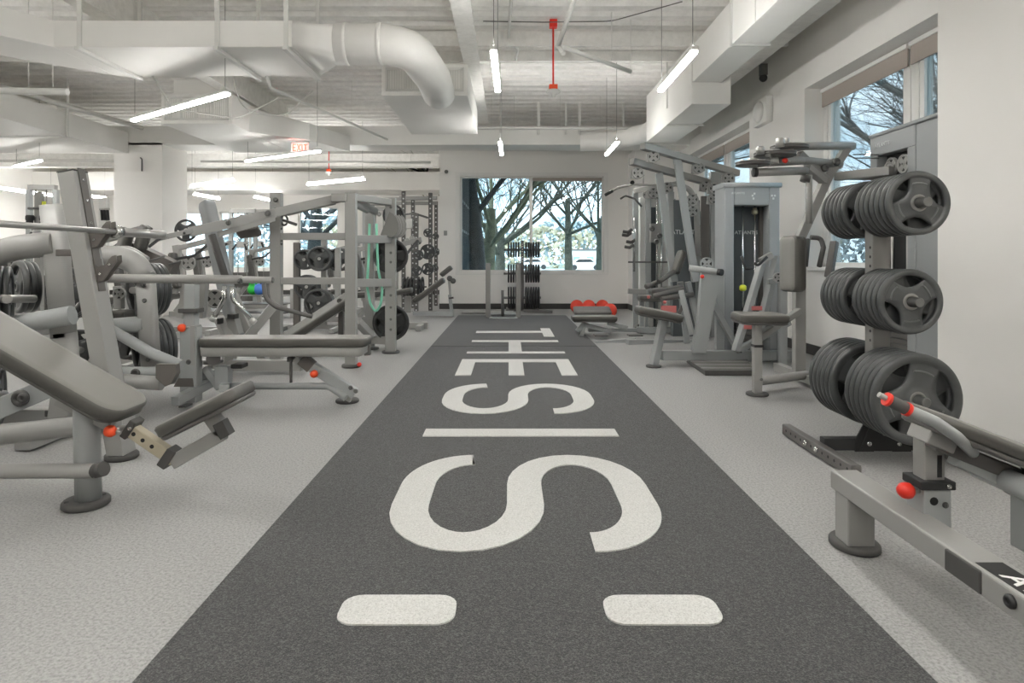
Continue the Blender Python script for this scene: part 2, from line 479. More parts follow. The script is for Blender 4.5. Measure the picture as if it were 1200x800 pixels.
def wall_y(name, x0, x1, y0, y1, z0, z1, holes, m='drywall'):
    mb = MB(); ys = sorted({y0, y1, *[h[0] for h in holes], *[h[1] for h in holes]}); zs = sorted({z0, z1, *[h[2] for h in holes], *[h[3] for h in holes]})
    for i in range(len(ys)-1):
        for j in range(len(zs)-1):
            cy, cz = (ys[i]+ys[i+1])/2, (zs[j]+zs[j+1])/2
            if any(h[0] < cy < h[1] and h[2] < cz < h[3] for h in holes): continue
            mb.span((x0, ys[i], zs[j]), (x1, ys[i+1], zs[j+1]))
    return struct(name, mb, m)
WB = 13.5
wall_x('wall_back', WB, WB+.28, -1.46, 3.75, 0, DECK+.05, [(-1.02, 2.01, .785, 2.80)])
struct('wall_back_pier', MB().span((2.52, 12.75, 0), (3.4, WB, 3.25)), 'drywall')
wall_y('wall_right', 3.35, 3.75, 4.4, WB, 0, 3.25, [(4.7, 7.24, .97, 2.98), (8.9, 12.3, .97, 2.98)])
struct('wall_right_upper', MB().span((3.55, 4.4, 3.25), (3.8, WB, DECK+.05)), 'drywall')
struct('wall_right_pier', MB().span((2.95, -3, 0), (3.75, 4.4, DECK+.05)), 'drywall')
wall_x('wall_far', 19.0, 19.25, -13.2, -1.2, 0, DECK+.05, [(-6.25, -5.05, .88, 2.6), (-10.1, -9.0, .75, 2.45), (-8.6, -6.85, .75, 2.45)])
struct('wall_partition', MB().span((-1.46, WB+.28, 0), (-1.2, 19.0, DECK+.05)), 'drywall')
struct('wall_front', MB().span((-13.2, -3.2, 0), (3.6, -3.0, DECK+.05)), 'drywall')
struct('wall_left', MB().span((-13.4, -3, 0), (-13.1, 19.2, DECK+.05)), 'drywall')
# baseboards
struct('baseboard_back', MB().span((-1.46, WB-.012, 0), (2.52, WB+.01, .115)).span((2.508, 12.75, 0), (2.53, WB, .115)), 'base', bev=.003)
struct('baseboard_right', MB().span((3.338, 4.4, 0), (3.36, 12.75, .115)), 'base', bev=.003)
struct('baseboard_far', MB().span((-13.1, 18.988, 0), (-1.46, 19.02, .13)), 'base')
# beams and column
struct('beam_cross', MB().span((-13.1, 11.8, 3.16), (3.55, 12.45, 3.50)), 'duct')
struct('beam_centre', MB().span((-.585, -3, 3.60), (-.375, 12.0, 3.63)).span((-.50, -3, 3.63), (-.46, 12.0, DECK+.02)), 'deck')
struct('beam_left', MB().span((-4.25, -3, 3.52), (-4.05, 12.0, 3.56)).span((-4.17, -3, 3.56), (-4.13, 12.0, DECK+.02)), 'deck')
struct('beam_far_left', MB().span((-8.6, -3, 3.52), (-8.38, 12.0, 3.56)).span((-8.51, -3, 3.56), (-8.47, 12.0, DECK+.02)), 'deck')
struct('beam_right', MB().span((2.95, -3, 3.50), (3.15, 12.0, 3.54)).span((3.03, -3, 3.54), (3.07, 12.0, DECK+.02)), 'deck')
struct('beam_soffit', MB().span((-13.1, 17.6, 2.95), (-1.46, 19.0, 3.45)), 'duct')
struct('beam_second', MB().span((-13.1, 8.0, 3.72), (3.5, 8.05, DECK)).span((-13.1, 8.75, 3.76), (3.5, 8.8, DECK)).span((-13.1, 15.2, 3.25), (-1.46, 15.5, 3.55)), 'deck')
cmb = MB().span((-7.28, 11.8, 0), (-6.38, 12.7, 3.2))
struct('column', cmb, 'drywall', bev=.004)

# ---- windows
def window_x(name, x0, x1, z0, z1, y, mull, fw=.05, dep=.07):   # glazing facing -Y
    w = thing(name, None, None, ((x0+x1)/2, y, z0)); del_ = w
    w['kind'] = 'structure'
    f = MB(); f.span((x0, y, z0), (x0+fw, y+dep, z1)).span((x1-fw, y, z0), (x1, y+dep, z1)).span((x0, y, z0), (x1, y+dep, z0+fw)).span((x0, y, z1-fw), (x1, y+dep, z1))
    f.build('window_frame', 'trimwhite', w, bev=.004)
    for m_ in mull: MB().span((m_-.032, y-.005, z0+fw), (m_+.032, y+dep, z1-fw)).build('mullion', 'alu', w, bev=.003)
    es = [x0+fw]+list(mull)+[x1-fw]
    for a, b in zip(es[:-1], es[1:]): MB().span((a, y+dep*.5, z0+fw), (b, y+dep*.5+.008, z1-fw)).build('glass_pane', 'glass', w)
    return w
w1 = window_x('window_1', -1.02, 2.01, .785, 2.80, WB+.06, [.475], .035)
MB().span((.51, WB+.045, 2.70), (1.975, WB+.075, 2.77)).build('roller_shade', 'shade', w1)
# casing on the wall around it
struct('trim_1', MB().span((-1.12, WB-.018, .72), (2.10, WB, .787)).span((-1.12, WB-.018, 2.798), (2.10, WB, 2.88)).span((-1.12, WB-.018, .787), (-1.018, WB, 2.798)).span((2.008, WB-.018, .787), (2.10, WB, 2.798)), 'trimwhite', bev=.004)
for i, (a, b, c, d) in enumerate(((-6.25, -5.05, .88, 2.6), (-10.1, -9.0, .75, 2.45), (-8.6, -6.85, .75, 2.45))):
    window_x('window_%d' % (i+2), a, b, c, d, 19.05, [] if i < 2 else [-7.7], .05)
def window_y(name, y0, y1, z0, z1, x, panes, fill):   # glazing facing -X; fill: white panels between panes
    w = thing(name, None, None, (x, (y0+y1)/2, z0)); w['kind'] = 'structure'; fw = .05; dep = .08
    MB().span((x, y0, z0), (x+dep, y0+fw, z1)).span((x, y1-fw, z0), (x+dep, y1, z1)).span((x, y0, z0), (x+dep, y1, z0+fw)).span((x, y0, z1-fw), (x+dep, y1, z1)).build('window_frame', 'trimwhite', w, bev=.004)
    for a, b in fill:
        m = MB(); k = max(1, int((b-a)/.055))
        for i in range(k):
            m.span((x-.005 if i % 2 else x+.005, a+(b-a)*i/k, z0+fw), (x+dep, a+(b-a)*(i+1)/k, z1-fw))
        m.build('mullion_panel', 'trimwhite', w)
    for a, b in panes:
        MB().span((x+.03, a, z0+fw), (x+.038, b, z1-fw)).build('glass_pane', 'glass', w)
        MB().span((x-.035, a-.12, z1-.22), (x-.022, b+.12, z1-.05)).build('roller_shade', 'shade', w)
        MB().span((x-.05, a-.13, z1-.06), (x+.01, b+.13, z1-.02)).build('shade_headrail', 'trimwhite', w, bev=.004)
    return w
window_y('window_5', 4.7, 7.24, .97, 2.98, 3.56, [(4.75, 5.49), (5.78, 7.08)], [(5.49, 5.78), (7.08, 7.19)])
window_y('window_6', 8.9, 12.3, .97, 2.98, 3.56, [(9.1, 10.3), (10.6, 11.7)], [(10.3, 10.6), (8.95, 9.1), (11.7, 12.25)])
struct('trim_2', MB().span((3.30, 4.7, .93), (3.62, 7.24, .972)).span((3.30, 8.9, .93), (3.62, 12.3, .972)), 'trimwhite', bev=.004)

# ================================================================== OVERHEAD
def hanger(parent, x, y, z0, r=.004, m='white', z1=None):
    MB().cyl((x, y, z0), (x, y, z1 or DECK+.03), r, n=6).build('hanger_rod', m, parent)
def light(a, b, label, group, wires=True, up=False):
    a, b = Vector(a), Vector(b); d = (b-a).normalized(); L = (b-a).length
    t = thing('tube_light', label, 'ceiling light', (a+b)/2, group)
    MB().bar(a, b, .060, .03, r=.006).build('housing', 'white', t)
    dn = V(0, 0, -.03)
    MB().bar(a+dn*.9+d*.012, b+dn*.9-d*.012, .052, .024, r=.006).build('diffuser_body', 'tube_side', t)
    MB().bar(a+dn*1.33+d*.014, b+dn*1.33-d*.014, .046, .004).build('diffuser', 'tube_emit', t)
    if up: MB().bar(a-dn*.58+d*.03, b-dn*.58-d*.03, .04, .004).build('added_uplight', 'ceiling_fill', t)  # added glowing strip on the housing top, lifts the ceiling
    for p in (a+d*.06, b-d*.06):
        MB().cyl(p+V(0, 0, .012), p+V(0, 0, .05), .012, .004, n=10).build('cable_grip', 'white', t)
    for p in (a+d*.06, b-d*.06)[:2 if wires else 1]:
        MB().cyl(p+V(0, 0, .02), (p.x, p.y, DECK+.03), .0028, n=6).build('suspension_cable', 'bolt', t)
    return t
LZ = 2.725
LG = 'suspended tube lights'
light((-.12, 5.05, LZ), (-.105, 6.25, LZ), 'lit white tube light hanging nearest to the camera left of the red ceiling rod', LG, up=True)
light((1.47, 5.05, LZ), (1.48, 6.25, LZ), 'lit white tube light hanging beside the near end of the right duct', LG, up=True)
light((-.12, 9.0, LZ), (-.11, 10.1, LZ), 'lit white tube light hanging over the left half of the back window', LG, up=True)
light((1.53, 9.0, LZ), (1.54, 10.1, LZ), 'lit white tube light hanging in front of the far duct elbow at right', LG, up=True)
light((-4.46, 7.59, LZ), (-2.78, 6.35, LZ), 'large slanted lit tube light under the left air register, nearest on the left', LG)
light((-4.42, 10.76, LZ), (-2.87, 9.74, LZ), 'slanted lit tube light passing just below the red exit sign', LG)
light((-4.47, 14.2, LZ), (-2.97, 13.2, LZ), 'slanted lit tube light above the plate loaded rack, third in the left row', LG, up=True)
light((-8.75, 11.35, LZ), (-7.8, 10.67, LZ), 'short slanted lit tube light left of the white column', LG)
light((-8.02, 16.3, LZ), (-7.95, 17.6, LZ), 'lit tube light right of the white column over the far left windows', LG, up=True)
light((-6.75, 17.0, LZ), (-6.72, 18.3, LZ), 'small lit tube light over the steep back pad of the lever machine', LG, up=True)
light((-11.9, 14.5, LZ), (-11.9, 16.7, LZ), 'lit tube light at the left edge of the photo near the far white wall', LG, up=True)
light((-11.0, 16.6, LZ), (-11.0, 17.5, LZ), 'small lit tube light behind the slanted bench upright, left of the column', LG, up=True)
for x, y in ((-.12, 1.1), (1.5, 1.1), (-.12, -1.6), (1.5, -1.6)):
    light((x, y, LZ), (x+.01, y+1.2, LZ), 'lit white tube light hanging over the lane behind the camera', LG, up=True)
for x, y in ((-3.3, 3.1), (-3.3, .2), (-7.4, 6.6), (-7.4, 3.0), (-10.6, 9.0), (-6.5, 14.0), (-10.2, 4.0)):
    light((x-.75, y+.6, LZ), (x+.75, y-.6, LZ), 'lit white tube light on the left outside the photo', LG, up=True)

# rectangular duct with a round elbow into a register box (upper left)
d1 = thing('air_duct', 'large white duct crossing the upper left ceiling and bending round into a register box', 'air duct', (-3, 6.5, 3.2))
MB().span((-4.3, 6.05, 3.06), (-2.05, 7.02, 3.31)).build('duct_run', 'duct', d1, bev=.006)
mb = MB(); a = V(-4.2, 6.05, 0)
mb.add([(-4.3, 6.05, 3.06), (-4.3, 7.02, 3.06), (-6.4, 4.9, 3.06), (-6.1, 3.9, 3.06), (-4.3, 6.05, 3.31), (-4.3, 7.02, 3.31), (-6.4, 4.9, 3.42), (-6.1, 3.9, 3.42)],
       [(0, 1, 2, 3), (4, 7, 6, 5), (0, 3, 7, 4), (1, 5, 6, 2), (3, 2, 6, 7), (0, 4, 5, 1)]).build('duct_run', 'duct', d1, bev=.006)
r0 = [V(-2.05, 6.53+.485*math.copysign(min(1, abs(math.cos(t)*1.35)), math.cos(t)), 3.185+.125*math.copysign(min(1, abs(math.sin(t)*1.35)), math.sin(t))) for t in [2*PI*k/24 for k in range(24)]]
r1 = [V(-1.72, 6.42+.20*math.cos(t), 3.21+.20*math.sin(t)) for t in [2*PI*k/24 for k in range(24)]]
MB().loft([r0, r1]).build('duct_transition', 'duct', d1)
MB().tube([(-1.74, 6.42, 3.21), (-1.0, 6.42, 3.21), (-.86, 7.3, 3.12), (-.86, 7.9, 3.1)], .20, 24, fil=.6).build('round_elbow', 'duct', d1)
for x in (-1.62, -1.28): MB().tube([(x-.02, 6.42, 3.21), (x+.02, 6.42, 3.21)], .207, 24).build('duct_collar', 'duct', d1)
def register_box(root, x0, x1, y0, y1, z0, z1):
    MB().span((x0, y0, z0), (x1, y1, z1)).build('duct_run', 'duct', root, bev=.006)
    g = MB(); m = .05
    g.span((x0+m, y0-.014, z0+m), (x1-m, y0, z0+m+.03)).span((x0+m, y0-.014, z1-m-.03), (x1-m, y0, z1-m))
    for k in range(5):
        xx = x0+m+(x1-x0-2*m-.03)*k/4; g.span((xx, y0-.014, z0+m), (xx+.03, y0, z1-m))
    gg = g.build('register_grille', 'white', root, bev=.002)
    s = MB(); k = 0
    xx = x0+m+.045
    while xx < x1-m-.03: s.span((xx, y0-.008, z0+m+.03), (xx+.008, y0, z1-m-.03)); xx += .03
    s.build('louvers', 'white', gg)
register_box(d1, -1.56, -.50, 7.85, 10.3, 3.06, 3.45)
for x, z in ((-4.05, 3.31), (-2.75, 3.31), (-2.1, 3.31)):
    for yy in (6.04, 7.03): MB().span((x-.02, yy-.012, 3.03), (x+.02, yy+.012, DECK)).build('strap', 'white', d1)
    MB().span((x-.022, 6.0, 3.02), (x+.022, 7.06, 3.055)).build('trapeze', 'white', d1)
d2 = thing('air_duct', 'white duct with a grille end beside the nearest slanted tube light', 'air duct', (-4.5, 10, 3.2))
register_box(d2, -5.05, -4.02, 9.3, 11.79, 3.02, 3.46)
MB().span((-4.95, 9.45, 3.46), (-4.3, 11.7, 3.7)).build('plenum', 'duct', d2, bev=.006)
MB().add([(-4.02, 9.9, 3.02), (-4.02, 11.7, 3.02), (-2.9, 11.7, 3.02), (-3.3, 10.6, 3.02), (-4.02, 9.9, 3.4), (-4.02, 11.7, 3.4), (-2.9, 11.7, 3.3), (-3.3, 10.6, 3.3)],
         [(0, 1, 2, 3), (4, 7, 6, 5), (0, 3, 7, 4), (1, 5, 6, 2), (3, 2, 6, 7), (0, 4, 5, 1)]).build('duct_branch', 'duct', d2, bev=.006)
d3 = thing('air_duct', 'wide flat white duct at the far upper left, left of the column', 'air duct', (-8, 9.5, 3.2))
MB().span((-9.6, 7.6, 3.0), (-7.0, 11.79, 3.38)).build('duct_run', 'duct', d3, bev=.006)
for y in (8.3, 10.1): MB().span((-9.64, y, 2.97), (-6.96, y+.05, 3.0)).span((-6.99, y, 2.97), (-6.97, y+.05, DECK)).build('trapeze', 'white', d3)
d4 = thing('air_duct', 'long white rectangular duct over the right hand machines below the ceiling', 'air duct', (2.4, 5, 3.2))
MB().span((2.24, -3, 3.21), (2.60, 7.8, 3.66)).build('duct_run', 'duct', d4, bev=.006)
MB().span((2.24, 7.83, 2.95), (2.72, 10.4, 3.70)).build('duct_run', 'duct', d4, bev=.006)
MB().tube([(2.47, 10.3, 3.25), (2.40, 11.0, 3.22), (1.9, 11.55, 3.18), (1.3, 11.62, 3.18)], .17, 20, fil=.35).build('round_elbow', 'duct', d4)
for y in (1.8, 4.2, 6.4, 9.0): MB().span((2.225, y, 3.18), (2.238, y+.04, DECK)).span((2.225, y, 2.93 if y > 8 else 3.19), (2.75 if y > 8 else 2.62, y+.04, 2.949 if y > 8 else 3.209)).build('strap', 'white', d4)
for k in range(3): MB().span((2.235, 1.2+2.3*k, 3.2), (2.242, 1.21+2.3*k, 3.67)).build('seam', 'white', d4)
# sprinkler pipes
def pipe(label, paths, hang=(), r=.02, cat='pipe', m='white', name='ceiling_pipe', fil=.06, group='white ceiling pipes'):
    t = thing(name, label, cat, paths[0][0], group)
    for p in paths: MB().tube([Vector(q) for q in p], r, 10, fil=fil).build('pipe_run', m, t)
    for h in hang: hanger(t, h[0], h[1], h[2])
    return t
pipe('white sprinkler pipe slanting down from the ceiling right of the red rod', [[(.72, 5.6, 3.75), (.55, 7.1, 3.42)], [(.55, 7.1, 3.42), (.60, 7.0, 3.30)], [(.58, 7.05, 3.40), (1.45, 7.6, 3.28)]], [(1.45, 7.6, 3.28), (1.2, 7.45, 3.3)], .026)
pipe('thin bent white conduit running between the beam and the near middle tube light', [[(-.05, 4.8, 3.86), (-.02, 6.1, 3.84), (.03, 6.8, 3.84), (.0, 8.0, 3.82), (.12, 8.4, 3.8), (.10, 8.8, 3.78)]], (), .018)
pipe('long white sprinkler pipe crossing right to left above the back window', [[(2.2, 11.2, 3.34), (-1.4, 11.2, 3.34)]], [(1.6, 11.2, 3.34), (.1, 11.2, 3.34), (.9, 11.2, 3.34), (-.9, 11.2, 3.34), (-.3, 11.2, 3.34)], .022)
pipe('white sprinkler pipe crossing from the white column toward the back rooms', [[(-1.6, 13.1, 3.03), (-6.3, 13.1, 3.05)]], [(-2.0, 13.1, 3.03), (-3.2, 13.1, 3.03), (-4.6, 13.1, 3.03), (-5.6, 13.1, 3.03)], .025)
pipe('white pipe passing left of the column in the far left ceiling', [[(-7.4, 13.0, 3.05), (-13, 13.0, 3.05)]], [(-8.5, 13, 3.03), (-10, 13, 3.03)], .03)
pipe('white conduit slanting from the big duct down past the exit sign', [[(-3.25, 6.9, 3.5), (-2.95, 7.6, 3.5), (-2.98, 8.0, 3.2), (-2.2, 11.6, 3.22)]], [(-2.97, 8.0, 3.2), (-2.5, 10.2, 3.2)], .02)
pipe('capped white pipe stub at the upper left edge below the big duct', [[(-5.8, 6.6, 2.80), (-4.55, 6.6, 2.78)]], [(-4.95, 6.6, 2.8), (-4.7, 6.6, 2.8)], .035)
pipe('white conduit sloping through the left ceiling toward the column', [[(-7.4, 7.4, 3.5), (-6.7, 11.7, 3.45)]], [(-7.2, 8.6, 3.5), (-6.9, 10.6, 3.5)], .04)
pipe('loose drooping white cable under the big duct at left', [[(-4.9, 8.6, 3.7), (-4.5, 8.6, 3.05), (-4.6, 8.7, 3.1), (-3.7, 8.8, 2.98), (-3.2, 8.9, 3.3)]], (), .012, cat='cable', name='cable', fil=.3, group='ceiling cables')
pipe('thin white cable looping beside the conduit above the exit sign', [[(-3.9, 9.0, 3.75), (-3.8, 9.1, 3.15), (-3.2, 9.2, 3.1), (-2.85, 9.3, 3.5)]], (), .011, cat='cable', name='cable', fil=.35, group='ceiling cables')
pipe('bunch of thin white cables drooping from the dark gap at the far left', [[(-8.3, 7.5, 3.6), (-7.9, 7.6, 3.35), (-6.6, 8.2, 3.4)], [(-8.3, 7.55, 3.7), (-7.6, 7.7, 3.3), (-6.7, 8.3, 3.4)], [(-7.9, 7.5, 3.8), (-7.7, 7.6, 3.2)], [(-7.3, 7.5, 3.8), (-7.2, 7.6, 3.2)]], (), .012, cat='cable', name='cable', fil=.3, group='ceiling cables')
pipe('thin dark cable sagging across the deck from the beam to the right duct', [[(-.3, 7.55, 3.86), (.4, 7.5, 3.83), (1.2, 7.5, 3.84), (1.9, 7.0, 3.87)]], (), .006, m='bolt', cat='cable', name='cable', fil=.3, group='ceiling cables')
# white hanger drops between deck and cross beam
for i, (x, w) in enumerate(((-1.2, .05), (-.15, .03), (.55, .05), (1.05, .03), (1.3, .05), (2.1, .03))):
    struct('trim_%d' % (i+3), MB().span((x-w/2, 11.7, 3.34), (x+w/2, 11.74, DECK)), 'white')
# red drop rods with white devices
def drop(x, y, z0, z1, label, s=1):
    t = thing('ceiling_detector', label, 'detector', (x, y, z0), 'red drop rods')
    MB().span((x-.045*s, y-.045, z1-.09), (x+.045*s, y+.045, z1)).build('junction_box', 'red', t, bev=.004)
    MB().cyl((x, y, z0+.02), (x, y, z1-.08), .011*s, n=10).build('rod', 'red', t)
    MB().span((x-.05*s, y-.05, z0-.03), (x+.05*s, y+.05, z0+.03)).build('lower_box', 'orange', t, bev=.004)
    lab(MB().lathe((x, y, z0-.03), (0, 0, -1), [(.075*s, 0), (.085*s, .012), (.085*s, .03), (.06*s, .045), (.03*s, .055), (.028*s, .08), (.01, .085)], 24).build('detector_head', 'white', t), 'white round head')
    return t
drop(.53, 7.6, 3.09, 3.89, 'red drop rod with a round white detector hanging in mid ceiling')
drop(-4.1, 14.6, 3.07, 3.75, 'small red drop rod with detector hanging behind the exit sign light', .9)
# exit sign
e = thing('exit_sign', 'red lettered exit sign hanging above the slanted tube light at left', 'exit sign', (-3.45, 10.6, 2.9))
MB().span((-3.60, 10.6, 2.80), (-3.30, 10.64, 2.995)).build('sign_body', 'white', e, bev=.006)
MB().span((-3.585, 10.593, 2.815), (-3.315, 10.602, 2.98)).build('sign_face', 'exit_face', e)
ex = MB(); gy = 10.588; z0, z1 = 2.84, 2.955
def st(a, b, w=.016): ex.bar(V(a[0], gy, a[1]), V(b[0], gy, b[1]), .006, w, up=V(-(b[1]-a[1]), 0, b[0]-a[0]))
x = -3.568
for p in (((0, z0), (0, z1)), ((0, z1-.009), (.05, z1-.009)), ((0, (z0+z1)/2), (.042, (z0+z1)/2)), ((0, z0+.009), (.05, z0+.009))): st((x+p[0][0], p[0][1]), (x+p[1][0], p[1][1]))
x = -3.498; st((x, z0), (x+.055, z1)); st((x, z1), (x+.055, z0))
x = -3.418; st((x, z0), (x, z1))
x = -3.39; st((x, z1-.009), (x+.06, z1-.009)); st((x+.03, z0), (x+.03, z1))
lab(ex.build('exit_letters', 'exit_emit', e), 'glowing red letters reading EXIT')
hanger(e, -3.54, 10.62, 2.99, .006, z1=3.05); hanger(e, -3.36, 10.62, 2.99, .006, z1=3.05)
# wall things
t = thing('wall_speaker', 'white boxy wall speaker high on the right wall beside the near window', 'speaker', (3.3, 8.35, 2.85))
MB().span((3.26, 8.1, 2.80), (3.349, 8.55, 3.13)).build('back_box', 'trimwhite', t, bev=.01)
MB().lathe((3.27, 8.32, 2.965), (-1, 0, 0), [(.13, 0), (.13, .03), (.11, .05), (.02, .055)], 24).build('round_face', 'trimwhite', t)
t = thing('wall_strobe', 'small dark round device on the back wall left of the window', 'alarm', P(523, 201, 13.5))
c = P(523, 201, 13.5); MB().lathe(c, (0, -1, 0), [(.035, 0), (.04, .01), (.03, .025), (.01, .03)], 16).build('device_body', 'bolt', t)
c = P(522, 273, 13.5); tag(MB().span(c+V(-.035, -.012, -.05), c+V(.035, 0, .05)).build('wall_switch', 'frame', loc=c, bev=.004), 'small grey switch plate on the back wall left of the window', 'switch')
c = P(167, 193, 11.8); tag(MB().tube([c+V(0, -.02, -.12), c+V(.0, -.02, .1), c+V(-.03, -.02, .13)], .012, 8, fil=.03).build('column_hook', 'bolt', loc=c), 'small dark bracket mark high on the white column face', 'bracket')
t = thing('security_camera', 'small dark security camera fixed to the right beam', 'camera', (3.2, 8.0, 3.3))
MB().span((3.16, 8.0, 3.36), (3.24, 8.08, 3.5)).build('mount', 'bolt', t); MB().ball((3.2, 8.04, 3.33), .05).build('lens_dome', 'black', t)
# flat black block behind the far duct
struct('trim_9', MB().span((2.62, 11.05, 3.22), (2.95, 11.12, 3.42)), 'black')

# ================================================================== OUTSIDE
M['bark'] = mat('grey green bark', (.07, .075, .06), .9, bump=.3, bscale=25, var=.4, vscale=5)
M['bark_mossy'] = mat('mossy grey bark', (.16, .16, .10), .9, bump=.3, bscale=25, var=.4, vscale=5)
M['bark_dark'] = mat('dark bluish bark', (.035, .04, .042), .9, bump=0, var=.4, vscale=5)  # very dark bluish bark tone, varied at random
M['ground_out'] = mat('winter lawn and paving', (.25, .27, .22), .9, var=.35, vscale=.25)
M['road'] = mat('pale sunlit road', (.55, .56, .56), .8)
M['hedge'] = mat('hazy winter hedge', (.42, .39, .28), .95, bump=1, bscale=2, var=.5, vscale=.6)
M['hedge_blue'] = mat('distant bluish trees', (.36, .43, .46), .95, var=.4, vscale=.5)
M['bld'] = mat('pale distant building', (.62, .60, .56), .8)
M['blue_glass'] = mat('blue facade glass', (.22, .46, .58), .12, 0, spec=1)
struct('ground_outside', MB().span((-70, 14.2, -.5), (90, 190, -.35)).span((4.0, -30, -.5), (90, 14.2, -.35)), 'ground_out')
struct('ground_road', MB().span((-60, 72, -.35), (80, 87, -.33)), 'road')
def tree(x, y, label, seed, r0=.28, h=4.5, m='bark', spread=1.0, lean=(0, 0), lv=5, z0=-.4, big=6, ln=3.2, group='bare trees outside the windows'):
    R = random.Random(seed); tk = MB(); br = MB(); cnt = [0]
    def seg(p, d, L, r, lvl, mb):
        n = 6 if lvl < 3 else 4; pts = [Vector(p)]; dd = Vector(d).normalized()
        steps = 5 if lvl < 3 else 3
        for i in range(steps):
            dd = (dd+V(R.uniform(-1, 1), R.uniform(-1, 1), R.uniform(-.5, .8))*(.13 if lvl else .05)+V(0, 0, .03 if lvl < 2 else -.02)).normalized()
            pts.append(pts[-1]+dd*L/steps)
        ns = (14, 9, 7, 5, 3, 3)[min(lvl, 5)]
        x_, y_, z_ = basis(pts[1]-pts[0]); rings = []
        for i, q in enumerate(pts):
            rr_ = r*(1-.5*i/steps)*(1.25 if (lvl == 0 and i == 0) else 1)
            rings.append([q+x_*rr_*math.cos(2*PI*k/ns)+y_*rr_*math.sin(2*PI*k/ns) for k in range(ns)])
        mb.loft(rings, cap=False); cnt[0] += 1
        if lvl >= lv: return
        nb = big if lvl == 0 else (5 if lvl < 3 else 4)
        for k in range(nb):
            t = 1.0 if lvl == 0 else R.uniform(.3, 1)
            if lvl == 0: t = R.uniform(.62, 1)
            q = pts[0].lerp(pts[-1], 0) if False else pts[min(steps, int(t*steps))]
            a = 2*PI*(k+R.uniform(-.3, .3))/nb
            if lvl == 0: nd = V(math.cos(a)*spread, math.sin(a)*spread, R.uniform(.45, 1.1))
            else:
                s_ = V(R.uniform(-1, 1), R.uniform(-1, 1), R.uniform(-.35, .75)); nd = dd*1.0+s_*.85
            seg(q, nd, L*R.uniform(.6, .85) if lvl else ln*R.uniform(.8, 1.2), r*(.5 if lvl else .36)*R.uniform(.65, 1.0), lvl+1, br)
    seg(V(x, y, z0), V(lean[0], lean[1], 1), h, r0, 0, tk)
    t = thing('bare_tree', label, 'tree', (x, y, z0), group)
    tk.build('trunk', m, t); br.build('branches', m, t)
    return t
tree(-.78, 17.6, 'dark thick bare tree trunk at the left of the back window', 3, .25, 4.4, 'bark_dark', .8, (-.03, .02), 3, big=4)
tree(-.72, 19.6, 'light mossy bare tree leaning right beside the dark trunk outside the back window', 11, .26, 3.0, 'bark_mossy', 1.2, (.10, 0), 5, big=7, ln=4.2)
tree(-.45, 29, 'small forked bare tree behind the mossy trunk outside the back window', 5, .3, 2.6, 'bark', 1.1, (.03, 0), 5, big=7, ln=4)
tree(2.95, 31, 'slim bare tree standing in the middle of the right window half', 21, .23, 4.4, 'bark', 1.0, (.0, 0), 5, big=8, ln=3.4)
tree(4.0, 27.5, 'bare tree at the right edge of the back window', 8, .22, 3.2, 'bark', 1.1, (-.04, 0), 5, big=7, ln=3.8)
tree(4.8, 19.5, 'bare tree right of the back window reaching long limbs across it', 33, .28, 4.4, 'bark_dark', 1.3, (-.12, 0), 5, big=8, ln=4.4)
tree(-6.8, 22.5, 'dark bare tree outside the far left dark window', 14, .36, 3.4, 'bark_dark', 1.0, (0, 0), 4, big=6)
tree(8.3, 13.4, 'bare tree outside the right window with forking dark limbs', 41, .20, 4.2, 'bark_dark', 1.2, (.02, 0), 4, big=6, ln=3.4)
tree(11.5, 15.5, 'bare tree farther out behind the forking tree at the right window', 17, .25, 3.2, 'bark_dark', 1.2, (-.05, 0), 5, big=5, ln=4.0)
tree(7.6, 8.6, 'bare tree outside the near right window behind the machine tower', 27, .2, 3.6, 'bark_dark', 1.2, (0, 0), 4, big=5, ln=3.0)
def bushrow(x0, x1, y, z1, label, m, seed, n=26, nm='hedge_row'):
    R = random.Random(seed); mb = MB()
    for k in range(n*130):
        xx = R.uniform(x0, x1); env = z1*(.72+.28*math.sin(xx*.31+seed)*math.sin(xx*.11+2*seed)); u = R.random()
        z = env*(1-u**1.6)-.3; q = z1*R.uniform(.03, .09); yy = y+R.uniform(-2, 2)
        a_ = [V(xx+R.uniform(-q, q), yy+R.uniform(-q, q), z+R.uniform(-q, q)) for _ in range(4)]
        mb.add(a_, [(0, 1, 2), (0, 2, 3), (0, 3, 1), (1, 3, 2)])
    return tag(mb.build(nm, m, loc=((x0+x1)/2, y, 0)), label, 'hedge', kind='stuff')
bushrow(-60, 85, 130, 12, 'far hazy winter trees along the street behind the back window', 'hedge_blue', 4, 34)
bushrow(-30, 50, 97, 7.6, 'yellowish winter shrubs across the street behind the back window', 'hedge', 9, 24)
bushrow(20, 60, 30, 4.5, 'green brown shrubs far outside the right windows', 'hedge', 19, 14)
for i, (x, y, w, h, lb) in enumerate(((8.5, 88, 6, 2.2, 'low pale building across the street at the right of the back window'), (-4.6, 62, 4, 1.7, 'low pale building across the street left of the far plate tree'))):
    t = thing('building', lb, 'building', (x, y, -.35)); MB().span((x, y, -.35), (x+w, y+4, h)).build('wall', 'bld', t)
    for k in range(3): MB().span((x+.4+k*w/3.2, y-.05, .4), (x+.4+k*w/3.2+.9, y+.01, 1.3)).build('window', 'blue_glass', t)
    MB().span((x-.2, y-.2, h), (x+w+.2, y+4.2, h+.2)).build('roof', 'frame_dark', t)
